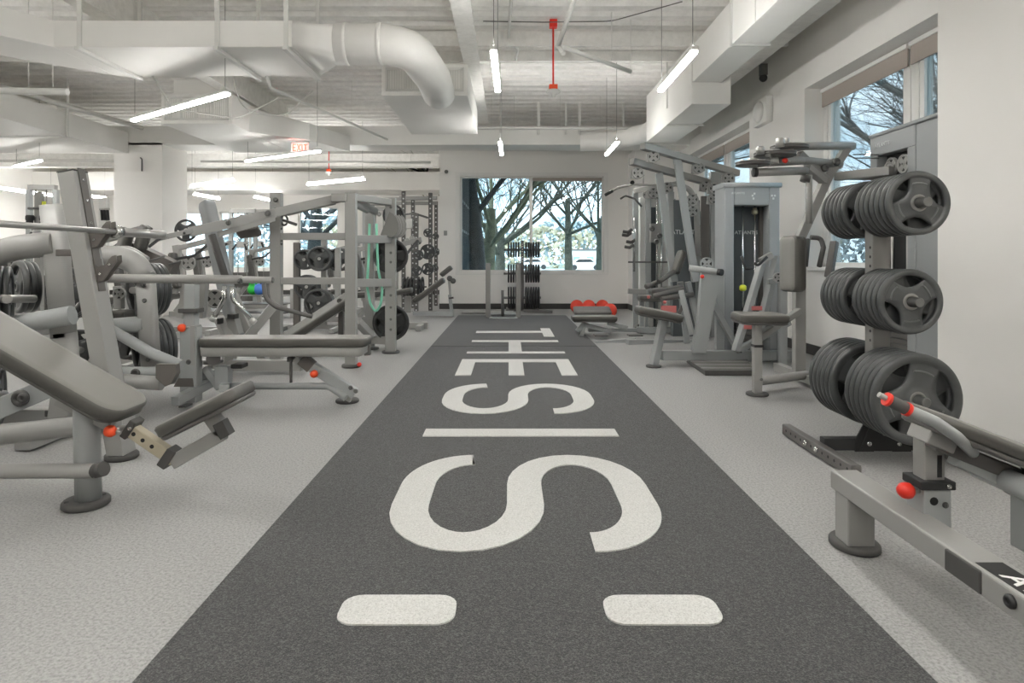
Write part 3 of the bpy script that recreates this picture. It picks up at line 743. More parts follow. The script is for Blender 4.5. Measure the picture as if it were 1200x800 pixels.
def car(x, y, m, label):
    t = thing('car', label, 'car', (x, y, -.33), 'cars on the street outside')
    prof = [(-2.1, .35), (-2.15, .75), (-1.5, .9), (-.95, 1.38), (.7, 1.42), (1.35, .98), (2.05, .85), (2.15, .4)]
    MB().prism([(x+a, y, b-.33) for a, b in prof], (0, 1.7, 0)).build('car_body', m, t, bev=.06)
    MB().prism([(x+a, y-.86, b-.33) for a, b in ((-1.3, .93), (-.85, 1.3), (.62, 1.33), (1.1, .98))], (0, .03, 0)).build('side_window', 'black', t)
    for dx in (-1.35, 1.35): MB().cyl((x+dx, y-.88, -.0), (x+dx, y-.6, -.0), .33).build('wheel', 'rubber', t)
M['carblue'] = mat('blue car paint', (.06, .25, .55), .25)
M['carwhite'] = mat('white car paint', (.8, .82, .84), .25)
car(-3.4, 78, 'carblue', 'blue car parked outside behind the mossy tree trunk')
car(3.2, 84, 'carwhite', 'white car on the street right of the far plate tree')
car(9.5, 80, 'carwhite', 'white car at the right edge of the back window')
# glazed wing of the building seen at the left edge of the back window
t = thing('glass_facade', 'blue glazed building wing at the left edge of the back window', 'building', (-1.1, 16, -.3))
MB().span((-1.195, 13.85, -.35), (-1.12, 19.2, 4.3)).build('glazing', 'blue_glass', t)
for k in range(8): MB().span((-1.12, 13.95+k*.66, -.35), (-1.07, 14.0+k*.66, 4.3)).build('mullion', 'frame_dark', t)
for z in (.3, 1.7, 2.4, 3.3): MB().span((-1.12, 13.85, z), (-1.08, 19.2, z+.05)).build('transom', 'frame_dark', t)

# sky
W = bpy.data.worlds.new('sky'); bpy.context.scene.world = W; W.use_nodes = True; nt = W.node_tree
bg = nt.nodes['Background']; tc = nt.nodes.new('ShaderNodeTexCoord')
mp = nt.nodes.new('ShaderNodeMapping'); mp.inputs['Scale'].default_value = (1, 1, 2.4)
ns = nt.nodes.new('ShaderNodeTexNoise'); ns.inputs['Scale'].default_value = 3.2; ns.inputs['Detail'].default_value = 5
r = nt.nodes.new('ShaderNodeValToRGB'); e = r.color_ramp.elements
e[0].position = .34; e[0].color = (.17, .36, .48, 1); e[1].position = .52; e[1].color = (.72, .86, .95, 1)
nt.links.new(tc.outputs['Generated'], mp.inputs['Vector']); nt.links.new(mp.outputs[0], ns.inputs['Vector']); nt.links.new(ns.outputs['Fac'], r.inputs['Fac']); nt.links.new(r.outputs['Color'], bg.inputs['Color'])
bg.inputs['Strength'].default_value = 2.8
sun = bpy.data.lights.new('sun', 'SUN'); sun.energy = 1.6; sun.angle = .02; sun.color = (1, .95, .86)
so = bpy.data.objects.new('sun', sun); COL.objects.link(so); so.rotation_euler = (math.radians(62), 0, math.radians(-20))
# ================================================================== helpers for machines
def T(par, name, pts, r=.025, fil=.05, m='frame', n=14): return MB().tube(pts, r, n, fil=fil).build(name, m, par)
def B(par, name, a, b, w=.07, h=None, m='frame', bev=.005, up=UP, holes=0): return MB().bar(Vector(a), Vector(b), w, h or w, up=up).build(name, m, par, bev=bev)
def PADP(par, name, c, L, W, Tk, ld, nd, r=.05, m='pad', board=True, taper=0, soft=.018):
    o = MB().pad(c, L, W, Tk, ld, nd, r, soft, taper).build(name, m, par)
    if board:
        nn = Vector(nd).normalized()
        lab(MB().pad(Vector(c)-nn*.018, L*.96, W*.92, .02, ld, nd, r*.8, .004, taper).build('backing_board', 'frame_dark', o), 'dark backing board')
    return o
def word(par, txt, c, size, xd, nd, m='print', name='lettering', thick=.0008):
    cu = bpy.data.curves.new(name, 'FONT'); cu.body = txt; cu.size = size; cu.extrude = thick; cu.align_x = 'CENTER'; cu.align_y = 'CENTER'; cu.resolution_u = 3; cu.offset = size*.012
    tmp = bpy.data.objects.new(name, cu); COL.objects.link(tmp)
    me = bpy.data.meshes.new_from_object(tmp); me.materials.clear(); me.materials.append(M[m]); bpy.data.objects.remove(tmp)
    o = bpy.data.objects.new(name, me); COL.objects.link(o)
    xd = Vector(xd).normalized(); nd = Vector(nd).normalized(); yd = nd.cross(xd).normalized()
    mt = Matrix((xd, yd, nd)).transposed()
    o.rotation_euler = mt.to_euler(); o.location = Vector(c)-Vector(par['_o']); o.parent = par
    return o
def holes(par, pts, axis, r=.009, m='black', name='hole'):
    mb = MB()
    for p in pts: mb.cyl(Vector(p)-Vector(axis).normalized()*.001, Vector(p)+Vector(axis).normalized()*.0012, r, n=12)
    return mb.build(name, m, par)
def pulley(par, c, axis, R=.06, m='frame', guard=True, name='pulley'):
    axis = Vector(axis).normalized(); c = Vector(c)
    mb = MB()
    x, y, z = basis(axis)
    n = 28
    prof = [(R*.78, -.010), (R, -.012), (R, -.009), (R*.9, -.002), (R*.9, .002), (R, .009), (R, .012), (R*.78, .010)]
    mb.loft([[c+z*h+x*r*math.cos(2*PI*k/n)+y*r*math.sin(2*PI*k/n) for k in range(n)] for r, h in prof], True, False, closed=True)
    for k in range(4):
        a = PI/4+PI/2*k; d = x*math.cos(a)+y*math.sin(a)
        mb.bar(c+d*R*.15, c+d*R*.84, .014, R*.55, up=axis.cross(d))
    mb.cyl(c-z*.014, c+z*.014, R*.26, n=16)
    o = mb.build(name, m, par)
    MB().cyl(c-z*.018, c+z*.018, R*.12, n=10).build('axle_bolt', 'bolt', o)
    MB().cyl(c-z*.003, c+z*.003, R*.88, n=24).build('hole_shade_disc', 'rubber', o)  # dark disc added inside, stands in for shade in the holes
    return o

# ================================================================== PLATE TREE, front right
tx, ty = 2.0, 3.47
t = thing('plate_tree', 'grey weight plate tree with three loaded tiers standing at the right near the camera', 'plate rack', (tx, ty, 0))
B(t, 'post', (tx, ty, .10), (tx, ty, 1.42), .095, .08, 'frame_mid')
MB().span((tx-.05, ty-.042, 1.42), (tx+.05, ty+.042, 1.428)).build('post_cap', 'rubber', t, bev=.003)
for zz in (.62, .67, .72, 1.02, 1.07, 1.12):
    holes(t, [(tx-.0475, ty-.015, zz)], (-1, 0, 0), .008)
B(t, 'cross_bar', (1.69, ty-.02, .066), (2.29, ty-.02, .066), .06, .064, 'rubber')
for x in (1.665, 2.315):
    f = B(t, 'foot_bar', (x, 3.06, .04), (x, 3.84, .04), .05, .062, 'frame_dark', .006)
    holes(f, [(x-.025, 3.10+.062*k, .043) for k in range(12) if k not in (5, 7)], (-1, 0, 0), .0075)
    for k in (5, 7): bolt(f, (x-.025, 3.10+.062*k, .043), (-1, 0, 0), .016, .012, 'chrome')
for sx in (-1, 1):
    MB().prism([(tx+sx*.05, ty-.05, .03), (tx+sx*.15, ty-.05, .03), (tx+sx*.145, ty-.05, .1), (tx+sx*.07, ty-.05, .24), (tx+sx*.05, ty-.05, .24)], (0, .008, 0)).build('gusset', 'rubber', t)
MB().prism([(tx-.13, ty-.058, .035), (tx+.13, ty-.058, .035), (tx+.05, ty-.058, .23), (tx-.05, ty-.058, .23)], (0, .006, 0)).build('gusset_plate', 'rubber', t)
for x, z in ((-.08, .075), (.08, .075), (.0, .13)): bolt(t, (tx+x, ty-.062, z), (0, -1, 0), .014, .01, 'chrome')
tiers = (('top', 1.332, .315, 7, 6, 3.13, .0455), ('middle', .846, .325, 6, 6, 3.19, .046), ('bottom', .37, .452, 6, 6, 3.14, .047))
for nm, z, D, nf, nr, y0, sp in tiers:
    lab(MB().lathe((tx, ty-.04, z), (0, -1, 0), [(.034, 0), (.034, .012), (.0245, .014), (.0245, ty-.04-y0+.075), (.021, ty-.04-y0+.08)], 20).build('peg', 'bolt', t), 'dark steel peg')
    lab(MB().lathe((tx, ty+.04, z), (0, 1, 0), [(.034, 0), (.034, .012), (.0245, .014), (.0245, .40), (.021, .405)], 20).build('peg', 'bolt', t), 'dark steel peg')
    for k in range(nf):
        yy = y0+sp*k
        plate((tx, yy, z), D, sp*.68, 'grip plate %s from the camera, front stack, %s tier of the near right plate tree' % (ORD[k], nm), 'plates on the near right plate tree', spin={'top': PI+.08, 'middle': -.06, 'bottom': PI+.25}[nm]+k*.7*(k > 0), hub=(k == 0))
    for k in range(nr):
        yy = ty+.075+sp*.98*k
        plate((tx, yy, z), D, sp*.68, 'grip plate %s behind the post, rear stack, %s tier of the near right plate tree' % (ORD[k], nm), 'plates on the near right plate tree', spin=k*.5)

# ================================================================== DECLINE BENCH, lower right corner
bt = thing('decline_bench', 'grey adjustable decline bench cropped by the lower right corner, with red banded handle', 'weight bench', (1.4, 1.9, 0))
# long floor rail
rl = MB().bar(V(1.272, 2.43, .226), V(1.262, .70, .226), .102, .068).build('base_rail', 'frame', bt, bev=.006)
MB().span((1.223, 2.40, .02), (1.321, 2.305, .20)).build('rail_leg', 'frame', bt, bev=.005)
foot(bt, (1.275, 2.36), .098, .024, squash=.85)
MB().span((1.22, .75, .0), (1.31, .85, .20)).build('rail_leg', 'frame', bt, bev=.005)
B(bt, 'base_rail', (1.31, 1.55, .222), (2.35, 1.55, .222), .16, .078)
MB().span((2.25, 1.48, 0), (2.34, 1.62, .2)).build('rail_leg', 'frame', bt, bev=.005)
lab(MB().span((1.211, 1.645, .196), (1.222, 1.78, .256)).build('rail_sleeve', 'foot', bt, bev=.004), 'dark rubber bumper on the rail')
sl = MB().span((1.2195, 1.55, .2622), (1.317, 1.555, .2628))
bolt(bt, (1.214, 1.547, .232), (-1, 0, 0), .017, .012, 'rubber')
st_ = MB().span((1.228, 1.16, .2602), (1.30, 1.685, .2612)).build('sticker', 'rubber', bt)
word(st_, 'ATLANTIS', (1.264, 1.43, .2616), .082, (0, -1, 0), (0, 0, 1), 'trimwhite')
# telescoping support under the pad
px_, py_ = 1.345, 2.05
lab(MB().bar(V(px_, py_, .20), V(px_, py_, .335), .088, .088).build('outer_sleeve', 'frame_cool', bt, bev=.004), 'cool grey sleeve')
MB().span((px_-.055, py_-.05, .335), (px_+.055, py_+.05, .362)).build('collar', 'rubber', bt, bev=.004)
B(bt, 'inner_post', (px_, py_, .34), (px_, py_, .56), .066, .06, 'steel')
MB().span((px_+.008, py_-.0315, .37), (px_+.022, py_-.030, .44)).build('slot', 'black', bt)
holes(bt, [(px_-.012, py_-.0445, .30)], (0, -1, 0), .013)
bolt(bt, (px_+.024, py_-.044, .288), (0, -1, 0), .010, .008)
bolt(bt, (px_+.03, py_-.05, .349), (0, -1, 0), .008, .01, 'chrome')
knob(bt, (px_-.085, py_-.02, .325), (-1, 0, 0), .026, 'red')
px2, py2 = 1.60, 1.92
lab(MB().bar(V(px2, py2, .18), V(px2, py2, .375), .115, .1).build('outer_sleeve', 'frame_cool', bt, bev=.004), 'cool grey sleeve')
MB().span((px2+.0, py2-.06, .1), (px2+.09, py2+.05, .22)).build('rear_leg', 'frame_cool', bt, bev=.004)
MB().span((px2-.065, py2-.06, .372), (px2+.09, py2+.06, .382)).build('bracket_plate', 'steel', bt)
MB().span((px2-.065, py2-.055, .382), (px2+.05, py2+.055, .405)).build('collar', 'rubber', bt, bev=.004)
MB().span((px2-.035, py2-.04, .40), (px2+.03, py2+.04, .46)).build('pivot_block', 'rubber', bt, bev=.004)
# inclined bench pad, width front-to-back, sloping down to the right
sd = V(1, 0, -.40).normalized(); nd = V(.40, 0, 1).normalized()
c0 = V(1.235, 1.98, .575)
PADP(bt, 'pad', c0+sd*.58, 1.12, .27, .045, sd, nd, .06)
B(bt, 'pad_frame', c0+sd*.10-nd*.045, c0+sd*1.15-nd*.045, .06, .045, 'frame_dark', up=nd)
MB().bar(c0+sd*.05-nd*.03, c0+sd*.14-nd*.03, .1, .055, up=nd).build('end_bracket', 'frame', bt, bev=.004)
B(bt, 'cradle_tube', c0+sd*.18-nd*.075, c0+sd*.75-nd*.105, .05, .03, 'frame_cool', up=nd)
MB().cyl(c0+sd*.34-nd*.07+V(0, -.16, 0), c0+sd*.34-nd*.07+V(0, .1, 0), .035).build('pivot_tube', 'frame_cool', bt)
MB().cyl(c0+sd*.46-nd*.07+V(0, -.15, 0), c0+sd*.46-nd*.07+V(0, .1, 0), .045).build('pivot_tube', 'frame_dark', bt)
hp = [P(1046, 471, 1.80), P(1066, 481, 1.80), P(1096, 494, 1.80), P(1122, 512, 1.83), P(1140, 530, 1.92)]
lab(MB().tube(hp, .0165, 14, fil=.05).build('handle_tube', 'frame_cool', bt), 'pale grey bent handle tube')
MB().tube([P(1030, 462, 1.80), P(1046, 471, 1.80)], .008, 10).build('handle_pin', 'steel', bt)
MB().tube([P(1042, 469, 1.80), P(1062, 479, 1.80)], .0175, 14).build('handle_grip', 'foot', bt)
for a, b in (((1038, 467), (1041.5, 468.8)), ((1061, 478.5), (1065, 480.5))):
    lab(MB().tube([P(a[0], a[1], 1.80), P(b[0], b[1], 1.80)], .0195, 16).build('handle_ring', 'red', bt), 'orange red ring')

# ================================================================== PEC FLY MACHINE with tall weight tower, right
pm = thing('pec_fly_machine', 'grey seated fly machine with overhead arms joined to a tall tower at right', 'gym machine', (2.5, 5.3, 0))
X0, X1, Y0, Y1, ZT = 3.05, 3.30, 4.48, 5.40, 2.07
tw = MB()
tw.span((X0, Y0, 0), (X1, 4.80, ZT))              # solid near side
tw.span((X0+.09, 4.80, 0), (X1, Y1, ZT))
MBt = tw.build('tower_shroud', 'panel_lt', pm, bev=.02)
fr = MB().span((X0, 4.80, 1.91), (X0+.09, Y1, ZT)).span((X0, 4.80, 0), (X0+.09, 4.90, 1.91)).span((X0, 5.30, 0), (X0+.09, Y1, 1.91)).span((X0, 4.87, 0), (X0+.09, 5.27, .12))
fr.build('tower_front_frame', 'panel_lt', pm, bev=.008)
MB().span((X0+.085, 4.87, .12), (X0+.092, 5.30, 1.91)).build('tower_recess', 'black', pm)
MB().span((X0-.012, 4.50, ZT), (X1+.01, Y1+.01, ZT+.03)).build('tower_cap', 'panel_lt', pm, bev=.012)
word(pm, 'ATLANTIS', (X0-.004, 5.22, 1.99), .045, (0, -1, 0), (-1, 0, 0), 'print')
for y in (4.97, 5.17): MB().cyl((X0+.05, y, .12), (X0+.05, y, 1.8), .011, n=10).build('guide_rod', 'steel', pm)
for k in range(14):
    MB().span((X0+.02, 4.92, .14+.042*k), (X0+.08, 5.22, .14+.042*k+.038)).build('stack_plate', 'frame_dark', pm, bev=.003)
for k, (y, z) in enumerate(((5.16, 1.80), (5.0, 1.80), (5.19, 1.77))): pulley(pm, (X0+.04, y, z), (1, 0, 0), .075, 'frame')
# post and upper frame
base = P(935, 449, 5.52)
bx = base.x
B(pm, 'main_post', (bx, 5.5, .03), (bx, 5.5, 1.25), .09, .075)
B(pm, 'mast', (bx, 5.5, 1.22), P(978, 188, 5.5), .085, .07)
B(pm, 'mast', P(975, 200, 5.5), P(993, 173, 5.5), .08, .06)
T(pm, 'top_arm', [P(1000, 171, 5.5), P(921, 171, 5.3)], .034)
T(pm, 'swing_beam', [P(985, 193, 5.5), P(940, 188, 5.4), P(900, 190, 5.15)], .036)
T(pm, 'lower_arm', [P(944, 200, 5.3), P(884, 202, 5.0)], .033)
MB().cyl(P(884, 202, 5.0)-V(.01, 0, 0), P(884, 202, 5.0)+V(.02, 0, 0), .036).build('arm_cap', 'rubber', pm)
B(pm, 'diagonal', P(936, 180, 5.4), P(970, 213, 5.48), .06, .06)
B(pm, 'diagonal', P(945, 196, 5.35), P(965, 212, 5.45), .07, .05)
T(pm, 'hang_tube', [P(948, 205, 5.3), P(948, 262, 5.3)], .026)
T(pm, 'hang_tube', [P(945, 160+46, 5.3), P(943, 213, 5.3)], .04, m='frame_dark')
B(pm, 'tower_link', P(980, 207, 5.5), (3.05, 5.1, 1.76), .07, .07)
B(pm, 'tower_link', P(985, 207, 5.5), P(1040, 208, 5.2), .05, .05)
for (a, b, d, R) in ((882, 192, 5.0, .13), (908, 181, 5.1, .16), (925, 173, 5.3, .15)):
    c = P(a, b, d); mb = MB().lathe(c, (0, 0, 1), [(R*.3, -.012), (R, -.014), (R, -.006), (R*.93, 0), (R, .006), (R, .014), (R*.3, .012)], 28)
    o = mb.build('cam_disc', 'frame_dark', pm); MB().cyl(c-V(0, 0, .03), c+V(0, 0, .04), .035).build('cam_hub', 'frame', o)
for a, b, d, r, h in ((914, 167, 5.2, .035, .075), (922, 166, 5.25, .02, .07), (891, 176, 5.0, .032, .06), (900, 180, 5.0, .02, .04), (908, 188, 5.05, .03, .05), (870, 190, 4.98, .02, .035)):
    c = P(a, b, d); MB().lathe(c, (0, 0, 1), [(r, -h/2), (r, h/2-.01), (r*.7, h/2), (.004, h/2+.004)], 14).build('pivot_stud', 'steel', pm)
knob(pm, P(920, 188, 5.05), (-1, 0, .2), .022, 'red')
for a, b in ((980, 190), (966, 197)): bolt(pm, P(a, b, 5.44), (0, -1, 0), .035, .03)
T(pm, 'cable', [P(1000, 181, 5.4), P(1030, 181, 5.2)], .005, 0, 'bolt')
T(pm, 'cable', [P(1000, 185, 5.4), P(1030, 185.5, 5.2)], .005, 0, 'bolt')
# handles
lab(T(pm, 'handle', [P(950, 278, 5.4), P(962, 279, 5.4), P(965, 290, 5.35), P(960, 312, 5.3)], .020, .04, 'foot'), 'dark rubber handle')
lab(T(pm, 'handle', [P(947, 280, 5.6), P(944, 312, 5.55)], .020, .04, 'foot'), 'dark rubber handle')
B(pm, 'handle_arm', P(978, 283, 5.6), P(971, 325, 5.55), .06, .05, 'frame_dark')
# pads and seat
PADP(pm, 'back_pad', V(2.40, 5.33, 1.06+(303-309)*5.3/750), .46, .27, .095, (0, 0, 1), (-1, -.07, 0), .05, soft=.03)
B(pm, 'pad_mount', (2.42, 5.36, 1.02), (bx, 5.48, 1.02), .06, .06)
sc_ = P(890, 376, 4.97)
PADP(pm, 'seat', sc_, .37, .32, .062, (1, 0, -.01), (.0, -.02, 1), .06, soft=.02)
B(pm, 'seat_post', (1.93, 4.97, .02), (1.93, 4.97, .55), .062, .062)
MB().span((1.895, 4.93, .375), (1.965, 5.01, .395)).build('collar', 'rubber', pm, bev=.003)
B(pm, 'seat_brace', (1.96, 5.0, .45), (2.45, 5.4, .62), .05, .05)
foot(pm, (1.93, 4.97), .085, .022)
bolt(pm, (1.95, 4.935, .13), (0, -1, 0), .012, .01)
T(pm, 'base_tube', [(1.95, 5.05, .09), (bx, 5.35, .09), (3.06, 5.36, .09)], .035)
B(pm, 'base_tube', (bx, 5.05, .06), (bx, 5.95, .06), .07, .07)

# ================================================================== SEATED ROW MACHINE with smoked weight tower
rm = thing('seated_row_machine', 'pale grey seated row machine with a smoked glass weight tower right of centre', 'gym machine', (2.2, 6.4, 0))
ty0 = 6.6; xl, xr = P(849, 0, ty0).x, P(914, 0, ty0).x; zt = 1.82
o = MB().span((xl, ty0, .0), (xl+.10, ty0+.32, zt)).span((xr-.11, ty0, .0), (xr, ty0+.32, zt)).span((xl+.1, ty0, 1.61), (xr-.11, ty0+.32, zt)).span((xl+.1, ty0+.28, 0), (xr-.11, ty0+.32, 1.61)).span((xl+.1, ty0, 0), (xr-.11, ty0+.32, .1))
o.build('tower_frame', 'panel_lt', rm, bev=.012)
MB().bar(V(xl-.015, ty0+.16, zt+.0), V(xr+.015, ty0+.16, zt+.0), .36, .05, r=.02).build('tower_cap', 'panel_lt', rm)
lab(MB().span((xl+.10, ty0+.20, .1), (xr-.11, ty0+.21, 1.61)).build('smoked_panel', 'panel', rm), 'smoked grey rear panel')
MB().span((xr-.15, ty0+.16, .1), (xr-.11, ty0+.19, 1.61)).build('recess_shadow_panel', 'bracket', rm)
word(rm, 'ATLANTIS', P(874.5, 272.5, ty0+.197), .054, (1, 0, 0), (0, -1, 0), 'print')
word(rm, 'ATLANTIS', (xl+.14, ty0-.003, 1.735), .03, (1, 0, 0), (0, -1, 0), 'print')
w_ = MB()
for k, (dx, dz) in enumerate(((.28, 0), (.29, -.03), (.30, .02), (.48, 0), (.51, 0), (.495, -.03))): w_.span((xl+dx, ty0-.003, 1.70+dz), (xl+dx+.018, ty0-.001, 1.72+dz))
w_.build('instruction_marks', 'print', rm)
for px_a in (870.5, 884.5): MB().cyl((P(px_a, 0, ty0+.1).x, ty0+.1, .1), (P(px_a, 0, ty0+.1).x, ty0+.1, 1.61), .0115, n=12).build('guide_rod', 'chrome', rm)
c = P(884.5, 248, ty0+.1); MB().lathe(c-V(0, 0, .03), (0, 0, 1), [(.02, 0), (.034, .012), (.034, .04), (.02, .055), (.02, .07)], 16).build('rod_bushing', 'brass', rm)
for k in range(10): MB().span((xl+.14, ty0+.05, .11+.04*k), (xl+.38, ty0+.18, .145+.04*k)).build('stack_plate', 'frame_dark', rm, bev=.003)
c = P(870.5, 337, ty0+.08); lab(MB().lathe(c-V(0, 0, .035), (0, 0, 1), [(.02, 0), (.036, .014), (.036, .05), (.02, .065)], 16).build('stack_cap', 'yellow', rm), 'yellow green cap')
B(rm, 'base_rail', P(775, 416, 6.3), P(932, 416, 6.55), .09, .095, 'frame_cool')
lg = P(766, 430, 6.26); foot(rm, (lg.x, lg.y), .075, .022)
B(rm, 'front_leg', (lg.x, lg.y, .02), P(778, 372, 6.3), .07, .07, 'frame_cool')
MB().prism([P(a, b, 6.33) for a, b in ((810, 413), (826, 413), (836, 360), (842, 328), (838, 318), (822, 318), (820, 340), (817, 375))], (0, .08, 0)).build('main_post', 'frame_cool', rm, bev=.006)
B(rm, 'side_strut', P(798, 340, 6.45), P(811, 392, 6.4), .05, .05, 'frame_cool')
MB().bar(P(843, 412, 6.5), P(843, 318, 6.5), .08, .07).build('rear_post', 'frame_cool', rm, bev=.006)
B(rm, 'brace', P(832, 350, 6.35), P(866, 412, 6.4), .055, .055, 'frame_cool')
B(rm, 'brace', P(866, 410, 6.4), P(925, 377, 6.5), .06, .06, 'frame_cool')
T(rm, 'roller_tube', [P(808, 314, 6.25), P(845, 319, 6.1)], .030, 0, 'frame_cool')
MB().cyl(P(841, 318.5, 6.12), P(846, 319.2, 6.08), .032).build('tube_cap', 'rubber', rm)
pulley(rm, P(828, 309, 6.4), (0, 1, 0), .065, 'frame_cool')
knob(rm, P(823, 324, 6.28), (0, -1, 0), .020, 'red')
PADP(rm, 'seat', P(771, 370, 6.3)+V(0, 0, -.01), .44, .30, .07, (1, 0, -.20), (.20, 0, 1), .05, soft=.02)
for (a, b, c_, d) in ((862, 411, 893, 308), (884, 411, 911, 300)):
    B(rm, 'foot_arm', P(a, b, 6.2), P(c_, d, 6.25), .085, .05, 'frame_cool')
B(rm, 'arm_link', P(891, 306, 6.22), P(905, 298, 6.22), .06, .06, 'steel')
for a, b in ((878, 383), (887, 361)):
    lab(MB().span(P(a, b, 6.10)-V(.05, .002, .02), P(a, b, 6.10)+V(.05, .002, .02)).build('warning_label', 'pink', rm), 'faded red label')
lab(T(rm, 'handle', [P(869, 300, 6.1), P(874, 315, 6.1), P(882, 314, 6.1)], .014, .02, 'rubber'), 'black grip')
lab(T(rm, 'handle', [P(899, 301, 6.1), P(888, 311, 6.1), P(884, 308, 6.1)], .014, .02, 'rubber'), 'black grip')
MB().bar(P(917, 431, 6.2), P(917, 330, 6.2), .07, .07).build('side_post', 'frame_cool', rm, bev=.006)
c = P(917, 431, 6.2); foot(rm, (c.x, c.y), .085, .02)
B(rm, 'side_link', P(900, 330, 6.2), P(930, 326, 6.2), .06, .05, 'frame_cool')
pulley(rm, P(912, 325, 6.12), (0, 1, 0), .05, 'steel')
# rubber platform in front of the tower
pl = thing('floor_platform', 'low dark grey slatted footplate lying under the seated row machine', 'platform', P(845, 435, 5.95))
q0, q1 = F(826, 440), F(883, 440); 
MB().add([F(826, 434, .05), F(884, 434, .05), F(876, 421, .05), F(806, 421, .05), F(826, 440, 0), F(884, 440, 0), F(876, 424, 0), F(804, 424, 0)],
         [(0, 1, 2, 3), (4, 7, 6, 5), (0, 4, 5, 1), (1, 5, 6, 2), (2, 6, 7, 3), (3, 7, 4, 0)]).build('plate_body', 'frame_dark', pl, bev=.004)
for u in (.2, .5, .8):
    a = F(826, 434, .052).lerp(F(806, 421, .052), u); b = F(884, 434, .052).lerp(F(876, 421, .052), u); B(pl, 'rib', a, b, .03, .008, 'frame', .002)

# ================================================================== HIGH PULLEY STATION (two sloping top beams)
hp_ = thing('pulldown_station', 'tall pulldown station with two sloping top beams and paired pulleys', 'gym machine', (2.2, 8.2, 0))
B(hp_, 'top_beam', P(753, 171, 7.4), P(864, 203, 8.3), .09, .08, 'frame')
B(hp_, 'top_beam', P(740, 189, 7.7), P(830, 214, 8.5), .09, .08, 'frame')
for a, b, c_, d, z in ((793, 183, 815, 330, 7.75), (772, 203, 790, 330, 8.0)):
    B(hp_, 'upright', P(a, b, z), P(c_, d, z), .085, .07, 'frame_cool')
B(hp_, 'upright', P(785, 215, 8.3), P(787, 330, 8.3), .07, .07, 'frame_cool')
T(hp_, 'curved_tube', [P(795, 216, 8.0), P(808, 222, 8.0), P(816, 236, 8.0), P(818, 300, 8.0)], .035, .1, 'frame')
for a, b, z in ((765, 184, 7.5), (818, 197, 7.9), (747, 203, 7.6), (853, 209, 8.1), (811, 234, 7.9), (811, 247, 7.9), (836, 221, 8.2), (836, 233, 8.2), (827, 218, 8.4), (781, 220, 8.2), (765, 226, 8.2)):
    pulley(hp_, P(a, b, z)-V(0, .03, 0), (0, 1, 0), .07, 'frame')
    MB().prism([P(a-7, b-4, z), P(a+5, b-7, z), P(a+8, b+3, z), P(a, b+7, z), P(a-8, b+6, z)], (0, .03, 0)).build('pulley_bracket', 'frame', hp_, bev=.003)
MB().span(P(833, 402, 8.6), P(847, 202, 8.7)).build('tower_column', 'frame_cool', hp_, bev=.006)
lab(MB().span(P(822, 402, 8.55), P(830, 230, 8.6)).build('tower_panel', 'bracket', hp_, bev=.004), 'dark weight guard strip')
lab(MB().span(P(788, 395, 8.75), P(818, 235, 8.85)).build('weight_shroud', 'panel', hp_, bev=.01), 'dark blue grey weight shroud')
word(hp_, 'ATLANTIS', P(803, 272, 8.74), .085, (1, 0, 0), (0, -1, 0), 'print')
MB().bar(P(818, 400, 8.7), P(818, 300, 8.7), .06, .06).build('tower_column', 'frame_cool', hp_, bev=.005)
B(hp_, 'base_rail', P(735, 402, 7.9), P(850, 402, 8.4), .08, .09, 'frame_cool')
B(hp_, 'base_rail', P(806, 330, 7.9), P(823, 402, 7.9), .08, .06, 'frame_cool')
B(hp_, 'brace', P(797, 330, 8.0), P(805, 402, 8.0), .07, .06, 'frame_cool')
PADP(hp_, 'back_pad', P(797, 308, 7.9), .30, .24, .06, (.35, 0, 1), (-1, 0, .35), .05)
PADP(hp_, 'seat', P(781, 342, 7.9), .40, .28, .06, (1, 0, .12), (-.12, 0, 1), .05, m='frame_dark')
for (p0, p1) in (((757, 336), (772, 330)), ((772, 330), (790, 318)), ((765, 347), (800, 339)), ((775, 350), (812, 345))):
    T(hp_, 'arm_tube', [P(*p0, 7.7), P(*p1, 7.8)], .03, 0, 'frame_dark')
knob(hp_, P(779, 354, 7.6), (0, -1, 0), .02, 'pink'); knob(hp_, P(760, 348, 7.6), (0, -1, 0), .02, 'pink')
B(hp_, 'seat_leg', P(778, 360, 7.75), P(770, 400, 7.75), .06, .05, 'frame_cool')
B(hp_, 'seat_leg', P(800, 358, 7.8), P(790, 378, 7.8), .04, .04, 'bracket')
lab(MB().span(P(775, 366, 7.6), P(792, 358, 7.62)).build('warning_label', 'pink', hp_), 'faded red label')

# second tower machine behind it, against the window
dt = thing('chest_press_machine', 'pale grey machine tower half hidden between the pulldown station and the window', 'gym machine', (2.9, 9.4, 0))
MB().span((2.45, 9.3, 0), (3.2, 9.6, 1.75)).build('tower_shroud', 'panel_lt', dt, bev=.015)
MB().span((2.55, 9.285, .3), (2.95, 9.30, 1.55)).build('smoked_panel', 'panel', dt)
B(dt, 'post', (2.3, 9.0, .03), (2.3, 9.0, 1.9), .08, .07, 'frame_cool'); B(dt, 'base_rail', (1.8, 9.0, .06), (3.0, 9.0, .06), .08, .08, 'frame_cool')
PADP(dt, 'seat', (2.0, 9.0, .48), .35, .3, .07, (1, 0, 0), (0, 0, 1)); B(dt, 'seat_post', (2.0, 9.0, .08), (2.0, 9.0, .48), .06, .06)

